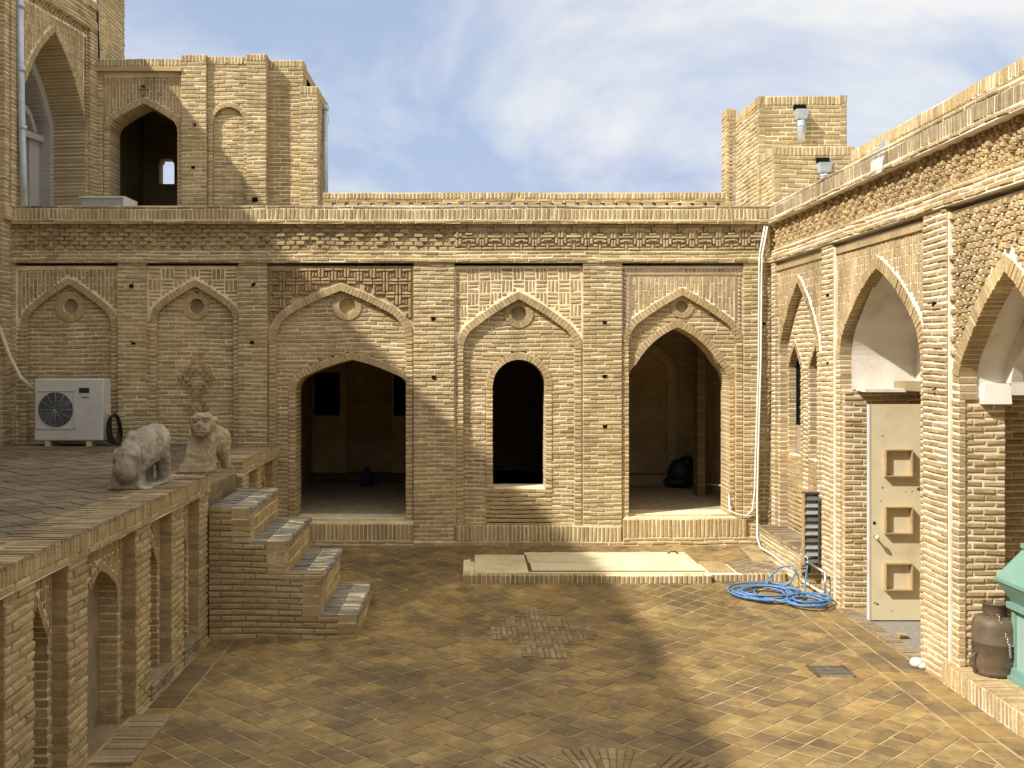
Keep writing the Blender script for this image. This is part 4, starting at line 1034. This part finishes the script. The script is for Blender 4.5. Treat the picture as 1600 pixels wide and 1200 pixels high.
# ------------------------------------------------------------------ hose, tap, cables, louvre, small things
m = MB(); q = random.Random(11); pts = []; t = 0.0
cx, cy, r0, ex, px0 = 3.62, 12.72, .27, 1.3, 0
for loop in range(11):
    if loop == 7: pass
    tx, ty = (3.60 + q.uniform(-.12, .14), 12.72 + q.uniform(-.12, .1)) if loop < 7 else (3.98 + q.uniform(-.07, .06), 12.3 + q.uniform(-.06, .08))
    tr = q.uniform(.16, .33) if loop < 7 else q.uniform(.12, .2); te = q.uniform(1.1, 1.6); zz = q.uniform(0, .05)
    for k in range(18):
        f = k / 18; f = f * f * (3 - 2 * f)
        X_, Y_, R_, E_ = cx + (tx - cx) * f, cy + (ty - cy) * f, r0 + (tr - r0) * f, ex + (te - ex) * f
        t += 2 * math.pi / 18
        y = Y_ + R_ * math.sin(t); pts.append((X_ + E_ * R_ * math.cos(t), y, fz(y) + .016 + .006 * loop * (1 if loop < 7 else .6) + zz * (.5 + .5 * math.sin(t * .5 + loop))))
    cx, cy, r0, ex = tx, ty, tr, te
pts += [(4.0, 12.62, .12), (4.08, 12.85, .24), (4.105, 12.88, .34), (4.105, 12.87, .40)]
m.tube(pts, .0118, BLUE, 7)
m.tube([(3.62, 12.95, .12), (3.72, 13.12, .2), (3.88, 13.24, .30), (4.02, 13.2, .33), (4.03, 13.08, .26), (3.92, 12.95, .16), (3.75, 12.85, .12)], .0118, BLUE, 7)
tag(m.build('garden_hose', loc=(3.7, 12.6, 0)), 'blue garden hose lying in a loose coil on the paving', 'hose')
tp = thing('water_tap', 'brass tap on a grey standpipe by the pilaster above the blue hose', 'tap', (4.16, 12.55, 0))
m = MB(); m.tube([(4.20, 12.5, 0), (4.20, 12.5, .40)], .017, STEEL); m.tube([(4.20, 12.5, .38), (4.11, 12.82, .44)], .016, STEEL); m.build('standpipe', tp)
m = MB(); m.tube([(4.11, 12.82, .44), (4.10, 12.87, .44), (4.10, 12.88, .40)], .02, STEEL); m.tube([(4.10, 12.84, .45), (4.10, 12.84, .50)], .009, STEEL); m.tube([(4.06, 12.84, .505), (4.14, 12.84, .505)], .01, STEEL); m.build('spigot', tp)
lv = thing('louvre_panel', 'small dark louvred metal panel leaning by the first right pilaster', 'shutter', (4.17, 12.92, .36))
m = MB(); m.box(WORLD, 4.08, 4.262, .39, 1.27, 12.94, 12.97, LOUV); m.build('backing', lv)
m = MB(); m.box(WORLD, 4.07, 4.088, .38, 1.28, 12.905, 12.975, WOOD); m.box(WORLD, 4.248, 4.262, .38, 1.28, 12.905, 12.975, LOUV); m.box(WORLD, 4.07, 4.262, 1.27, 1.285, 12.905, 12.975, LOUV); m.box(WORLD, 4.07, 4.262, .375, .39, 12.905, 12.975, LOUV); m.build('frame', lv)
for k in range(10):
    m = MB(); z = .42 + k * .085; m.box8([(4.09, 12.90, z), (4.247, 12.90, z), (4.247, 12.94, z + .06), (4.09, 12.94, z + .06), (4.09, 12.91, z), (4.247, 12.91, z), (4.247, 12.95, z + .06), (4.09, 12.95, z + .06)], GRY if k % 3 else LOUV); m.build('slat', lv)
m = MB(); m.tube([(4.16, 12.96, .38), (4.16, 12.99, .3), (4.10, 13.03, .25)], .02, BLK); m.build('outlet', lv)
def cable(name, pix, r, label, m_=CABLE, group=None):
    m = MB(); P = [at(*q) for q in pix]; m.tube(P, r, m_, 8)
    return tag(m.build(name, loc=tuple(P[-1])), label, 'cable', group)
dc = 14.96
cable('white_cable', [(1195, 353, dc), (1187, 395, dc), (1186, 420, dc), (1185.5, 560, dc), (1181, 700, dc), (1179, 770, dc), (1176, 797, dc), (1166, 806, dc), (1150, 803, dc), (1140, 797, 15.0), (1139, 760, 15.2), (1090, 755, 18.0)], .012, 'left white cable running down the back right corner and into the arched doorway')
cable('white_cable', [(1199, 354, dc - .02), (1191, 398, dc - .02), (1190, 430, dc - .02), (1189, 560, dc - .02), (1185, 700, dc - .02), (1183, 790, dc - .02), (1183, 840, dc - .05), (1188, 855, 14.6), (1212, 870, 14.1), (1235, 888, 13.5), (1251, 906, 13.1), (1285, 926, 12.55)], .013, 'right white cable running down the back right corner and across the pad to the hose')
m = MB(); p = at(1432, 1053, 9.98); m.ell((p.x, p.y, .045), (.062, .06, .05), BAGW, 14, 8); m.ell((p.x + .04, p.y - .04, .025), (.045, .04, .03), BAGW, 12, 8)
tag(m.build('cloth_bundle', loc=(p.x, p.y, 0)), 'small white bundle lying at the foot of the near right pilaster', 'bundle')
m = MB(); p = at(1410, 1006, 11.0); m.box(WORLD, p.x - .05, p.x + .05, .005, .05, p.y - .04, p.y + .05, BRD, j=.012)
tag(m.build('broken_brick', loc=(p.x, p.y, 0)), 'broken piece of orange brick on the floor below the cream door', 'brick')
gr = thing('drain_grate', 'small square drain grate set in the paving near the right wall', 'drain', (3.36, 9.85, 0))
m = MB(); gx, gy = 3.36, 9.85; m.box(WORLD, gx - .17, gx + .17, .0, .0055, gy - .17, gy + .17, GRANU)
m.box(WORLD, gx - .18, gx - .15, .003, .012, gy - .18, gy + .18, RUST); m.box(WORLD, gx + .15, gx + .18, .003, .012, gy - .18, gy + .18, RUST); m.build('frame', gr)
for k in range(7): m = MB(); m.box(WORLD, gx - .15, gx + .15, .006, .011, gy - .14 + k * .045, gy - .125 + k * .045, RUST); m.build('bar', gr)

# ------------------------------------------------------------------ drainpipes and box on the left roof
m = MB(); P = [at(30, -40, 15.1), at(33, 150, 15.1), at(36, 260, 15.1), at(38, 324, 15.1)]; m.tube(P, .05, GALV, 14)
for t in (10, 110, 200): q = at(32 + t * .02, t, 15.1); m.tube([q + Vector((0, 0, -.02)), q + Vector((0, 0, .03))], .056, GALV, 14); m.box(WORLD, q.x - .2, q.x, q.z - .02, q.z + .02, q.y - .01, q.y + .02, RUST)
tag(m.build('drainpipe', loc=tuple(P[-1])), 'long pale blue grey drainpipe beside the great arch at the left', 'drainpipe')
m = MB(); P = [at(508.5, 172, 18.0), at(508.5, 322, 17.6)]; m.tube(P, .045, GALV, 12); m.tube([P[0], P[0] + Vector((0, 0, .08))], .06, GALV, 12)
tag(m.build('drainpipe', loc=tuple(P[-1])), 'grey drainpipe on the right end of the roof pavilion', 'drainpipe')
m = MB(); m.tube([at(152, -20, 17.35), at(153, 40, 17.35), at(155, 92, 17.38)], .016, BLK, 6)
tag(m.build('black_cable', loc=tuple(at(155, 92, 17.38))), 'black cable hanging down the turret at the upper left', 'cable')
rb = thing('metal_box', 'low grey sheet metal box with a flat lid on the left cornice', 'box', tuple(at(165, 323, 15.6)))
m = MB(); a, b = at(127, 323, 15.5), at(193, 309, 15.5); m.box(WORLD, a.x, b.x, 5.0, b.z, 15.5, 16.0, GRY); m.build('body', rb)
m = MB(); m.box(WORLD, a.x - .02, b.x + .03, b.z, b.z + .02, 15.47, 16.05, WHT); m.box(WORLD, b.x, b.x + .03, 5.1, b.z, 15.47, 16.05, WHT); m.build('lid', rb)

# ------------------------------------------------------------------ air conditioner on the terrace
ac = thing('air_conditioner', 'white outdoor air conditioning unit on the terrace by the back wall', 'air conditioner', (-5.5, 14.6, ZT))
ax0, ax1, ay0, ay1, az0, az1 = -6.0, -5.05, 14.52, 14.85, ZT + .075, ZT + .93
def rbox(name, x0, x1, y0, y1, z0, z1, mt, par, bev=.02):
    m = MB(); m.box(WORLD, x0, x1, z0, z1, y0, y1, mt); o = m.build(name, par); b = o.modifiers.new('b', 'BEVEL'); b.width = bev; b.segments = 3; return o
body = rbox('casing', ax0, ax1, ay0, ay1, az0, az1, WHT, ac)
fx, fzc, fr_ = ax0 + .30, az0 + .43, .235
m = MB(); s = .265
for q in ((-s, s, s - .012, s), (-s, s, -s, -s + .012), (-s, -s + .012, -s, s), (s - .012, s, -s, s)): m.box(WORLD, fx + q[0], fx + q[1], fzc + q[2], fzc + q[3], ay0 - .012, ay0 + .01, WHT)
n = 40; m.face([(fx + fr_ * math.cos(2 * math.pi * k / n), ay0 - .004, fzc + fr_ * math.sin(2 * math.pi * k / n)) for k in range(n)], GRILL)
for k in range(9):
    r_ = .03 + k * .026; m.tube([(fx + r_ * math.cos(2 * math.pi * i / 30), ay0 - .010, fzc + r_ * math.sin(2 * math.pi * i / 30)) for i in range(31)], .0028, GRY, 5, False)
for k in range(12): t = 2 * math.pi * k / 12; m.tube([(fx, ay0 - .012, fzc), (fx + fr_ * math.cos(t), ay0 - .012, fzc + fr_ * math.sin(t))], .003, GRY, 5)
m.build('fan_grille', ac)
m = MB(); m.box(WORLD, ax1 - .33, ax1 - .19, az1 - .195, az1 - .125, ay0 - .006, ay0, BLK); m.box(WORLD, ax1 - .29, ax1 - .2, az1 - .262, az1 - .25, ay0 - .006, ay0, BLK)
bd = m.build('badge', ac)
tcu = bpy.data.curves.new('lettering', 'FONT'); tcu.body = 'RTC'; tcu.size = .07; tcu.extrude = .001; tcu.align_x = 'CENTER'; tcu.align_y = 'CENTER'; tcu.offset = .001
to = bpy.data.objects.new('tmp_text', tcu); COL.objects.link(to)
dg = bpy.context.evaluated_depsgraph_get(); tm_ = bpy.data.meshes.new_from_object(to.evaluated_get(dg)); bpy.data.objects.remove(to)
tm_.materials.clear(); tm_.materials.append(WHT); lo = bpy.data.objects.new('lettering', tm_); COL.objects.link(lo); lo.parent = bd
lo.location = Vector((ax1 - .26, ay0 - .0085, az1 - .16)) - Vector(ac.location); lo.rotation_euler = (R(90), 0, 0); lo.scale = (1.05, .85, 1)
m = MB(); m.box(WORLD, ax1 - .40, ax1 - .03, az0 + .02, az1 - .07, ay0 - .003, ay0 + .01, WHT); m.build('front_panel', ac)
for x in (ax0 + .14, ax1 - .24):
    m = MB(); m.box(WORLD, x, x + .07, ZT - .003, az0 + .005, ay0 + .02, ay1 - .02, CREAM); m.build('foot', ac)
m = MB(); m.box(WORLD, ax1, ax1 + .025, az0 + .08, az0 + .2, ay0 + .1, ay0 + .2, CREAM); m.build('valve', ac); m = MB(); m.box(WORLD, ax1, ax1 + .02, az0 + .35, az0 + .47, ay0 + .15, ay0 + .26, CREAM); m.build('valve', ac)
m = MB(); cc = Vector((-4.92, 14.62, ZT + .23))
for k in range(5): m.tube([(cc.x + .012 * k - .03 + .05 * math.cos(t), cc.y + .10 * math.cos(t + .2 * k), cc.z + (.19 + .006 * k) * math.sin(t)) for t in [2 * math.pi * i / 24 for i in range(25)]], .014, BLK, 6, False)
m.tube([(cc.x, cc.y, cc.z - .19), (cc.x + .03, cc.y - .03, ZT + .012)], .012, BLK, 6)
tag(m.build('pipe_coil', loc=(cc.x, cc.y, ZT)), 'black coil of pipe leaning at the side of the white air conditioner', 'pipe coil')
m = MB(); P = [at(-30, 440, 14.65), at(0, 515, 14.65), at(14, 555, 14.7), at(32, 590, 14.72), at(56, 612, 14.72)]; m.tube(P, .03, CREAM, 10)
tag(m.build('conduit', loc=tuple(P[-1])), 'pale flexible conduit curving down to the white air conditioner', 'conduit')

# ------------------------------------------------------------------ carved stone animals
def carve(mb, name, root, mt, vox=.014):
    o = mb.build(name, root)
    r_ = o.modifiers.new('r', 'REMESH'); r_.mode = 'VOXEL'; r_.voxel_size = vox; r_.use_smooth_shade = True
    tx = bpy.data.textures.new('chisel', 'CLOUDS'); tx.noise_scale = .045; tx.noise_depth = 3
    dm = o.modifiers.new('d', 'DISPLACE'); dm.texture = tx; dm.strength = .03; dm.mid_level = .55; dm.texture_coords = 'LOCAL'
    s_ = o.modifiers.new('s', 'SMOOTH'); s_.factor = .5; s_.iterations = 2
    return o
def squash(mb, c, fx, fy, fz_):
    mb.v = [(c[0] + (x - c[0]) * fx, c[1] + (y - c[1]) * fy, c[2] + (z - c[2]) * fz_) for x, y, z in mb.v]
ram = thing('ram_statue', 'weathered grey stone ram with drooping head standing on the terrace edge nearer the camera', 'statue', (-3.1, 10.0, ZT))
RC = (-3.15, 9.75, ZT); RS = (.80, .66, .95)
m = MB()
def caps(p0, p1, r0, r1, n=7, mt=None, sx=1.0):
    for k in range(n + 1):
        t = k / n; p = Vector(p0).lerp(Vector(p1), t); r_ = r0 + (r1 - r0) * t; m.ell(p, (r_ * sx, r_, r_), mt or STONE, 16, 12)
caps((-3.06, 10.62, ZT + .42), (-3.10, 10.02, ZT + .37), .19, .205, 8)
caps((-3.08, 10.02, ZT + .37), (-3.14, 9.80, ZT + .275), .20, .185, 5)
caps((-3.14, 9.80, ZT + .27), (-3.17, 9.66, ZT + .20), .165, .135, 4)
m.ell((-3.06, 10.30, ZT + .49), (.12, .2, .11), STONE); m.ell((-3.20, 10.08, ZT + .45), (.10, .12, .11), STONE); m.ell((-3.17, 9.68, ZT + .31), (.13, .08, .09), STONE)
m.ell((-3.19, 9.60, ZT + .17), (.085, .06, .075), STONE)
m.box8([(-3.37, 9.66, ZT), (-3.02, 9.66, ZT), (-3.01, 9.70, ZT + .22), (-3.33, 9.70, ZT + .22), (-3.36, 9.94, ZT), (-3.01, 9.94, ZT), (-3.0, 9.94, ZT + .3), (-3.34, 9.94, ZT + .3)], STONE)
for sx in (-1, 1):
    caps((-3.07 + sx * .10, 10.60, ZT + .27), (-3.07 + sx * .11, 10.64, ZT + .04), .10, .09, 4)
m.box(WORLD, -3.38, -2.90, ZT + .0, ZT + .03, 9.66, 10.74, STONE)
squash(m, RC, *RS); carve(m, 'body', ram, STONE, .012)
for sx in (-1, 1):      # curled horns, worn almost flat
    m = MB(); m.tube([(-3.15 + sx * (.12 + .045 * math.sin(t * .5)), 9.78 + .06 * math.cos(t), ZT + .30 + .07 * math.sin(t)) for t in [.3 + .45 * k for k in range(10)]], [.034 - .002 * k for k in range(10)], STONE, 8); squash(m, RC, *RS); m.build('horn', ram)
lion = thing('lion_statue', 'tan stone lion with a round face and flat sloping chest by the stair head', 'statue', (-2.86, 11.4, ZT))
LC = (-2.90, 11.2, ZT); LS = (.74, .8, 1.05)
m = MB(); lx, ly = -2.875, 11.35
m.ell((lx + .01, ly + .04, ZT + .475), (.19, .17, .125), STON2, 20, 14); m.ell((lx + .015, ly - .09, ZT + .44), (.13, .09, .08), STON2, 16, 12)
m.ell((lx + .01, ly + .0, ZT + .55), (.14, .13, .05), STON2); m.ell((lx + .01, ly - .13, ZT + .39), (.09, .06, .035), STON2)
for sx in (-1, 1): m.ell((lx + .01 + sx * .085, ly - .09, ZT + .548), (.05, .05, .022), STON2); m.ell((lx + .01 + sx * .175, ly + .06, ZT + .52), (.035, .05, .045), STON2)
m.box8([(lx - .25, ly - .22, ZT + .0), (lx + .12, ly - .22, ZT + .0), (lx + .17, ly - .0, ZT + .42), (lx - .15, ly - .0, ZT + .42), (lx - .22, ly + .02, ZT + .0), (lx + .19, ly + .02, ZT + .0), (lx + .21, ly + .14, ZT + .42), (lx - .11, ly + .14, ZT + .42)], STON2)
m.box8([(lx - .27, ly - .26, ZT), (lx + .12, ly - .26, ZT), (lx + .13, ly - .22, ZT + .085), (lx - .26, ly - .22, ZT + .085), (lx - .22, ly + .1, ZT), (lx + .2, ly + .1, ZT), (lx + .2, ly + .1, ZT + .1), (lx - .22, ly + .1, ZT + .1)], STON2)
for k in range(7): m.ell((lx + .10 + .014 * k, ly + .14 + .06 * k, ZT + .34 - .012 * k), (.125, .13, .15), STON2, 14, 10)
for k in range(5): m.ell((lx + .22, ly + .52, ZT + .25 - .05 * k), (.08, .10, .06), STON2, 10, 8)
m.ell((lx + .19, ly + .48, ZT + .20), (.11, .14, .15), STON2)
squash(m, LC, *LS); carve(m, 'body', lion, STON2, .010)
def lp(mb, name): squash(mb, LC, *LS); mb.build(name, lion)
for sx in (-1, 1): m = MB(); m.ell((lx + .012 + sx * .075, ly - .122, ZT + .522), (.026, .02, .013), MOD, 10, 6); lp(m, 'eye')
m = MB(); m.ell((lx + .015, ly - .165, ZT + .478), (.034, .02, .022), MOD, 10, 6); lp(m, 'nose')
m = MB(); m.tube([(lx - .09, ly - .142, ZT + .405), (lx - .03, ly - .176, ZT + .412), (lx + .06, ly - .176, ZT + .412), (lx + .12, ly - .142, ZT + .405)], .009, MOD, 6); lp(m, 'mouth')

# ------------------------------------------------------------------ things inside the rooms
m = MB(); p = Vector(((573 - 735) / 1650 * 19.0, 19.0, .63)); NAVY = plain('navy_plastic', (.02, .05, .09), .5); m.lathe(p, [(0, 0), (.10, 0), (.12, .05), (.12, .20), (.07, .27), (.03, .29), (.03, .33), (0, .33)], NAVY, 20); m.tube([p + Vector((.09, 0, .25)), p + Vector((.16, 0, .2)), p + Vector((.11, 0, .1))], .013, NAVY)
tag(m.build('water_jug', loc=tuple(p)), 'dark blue water jug on the floor inside the wide low doorway', 'jug')
m = MB(); p = Vector(((1064 - 735) / 1650 * 18.3, 18.3, .69)); m.ell(p + Vector((0, 0, .24)), (.24, .2, .26), BLK, 14, 10); m.ell(p + Vector((.1, 0, .42)), (.13, .13, .14), BLK, 12, 8); m.ell(p + Vector((-.05, -.05, .1)), (.27, .2, .12), BLK, 14, 8)
tag(m.build('black_sack', loc=tuple(p)), 'black sack slumped against the rear wall of the right doorway', 'sack')
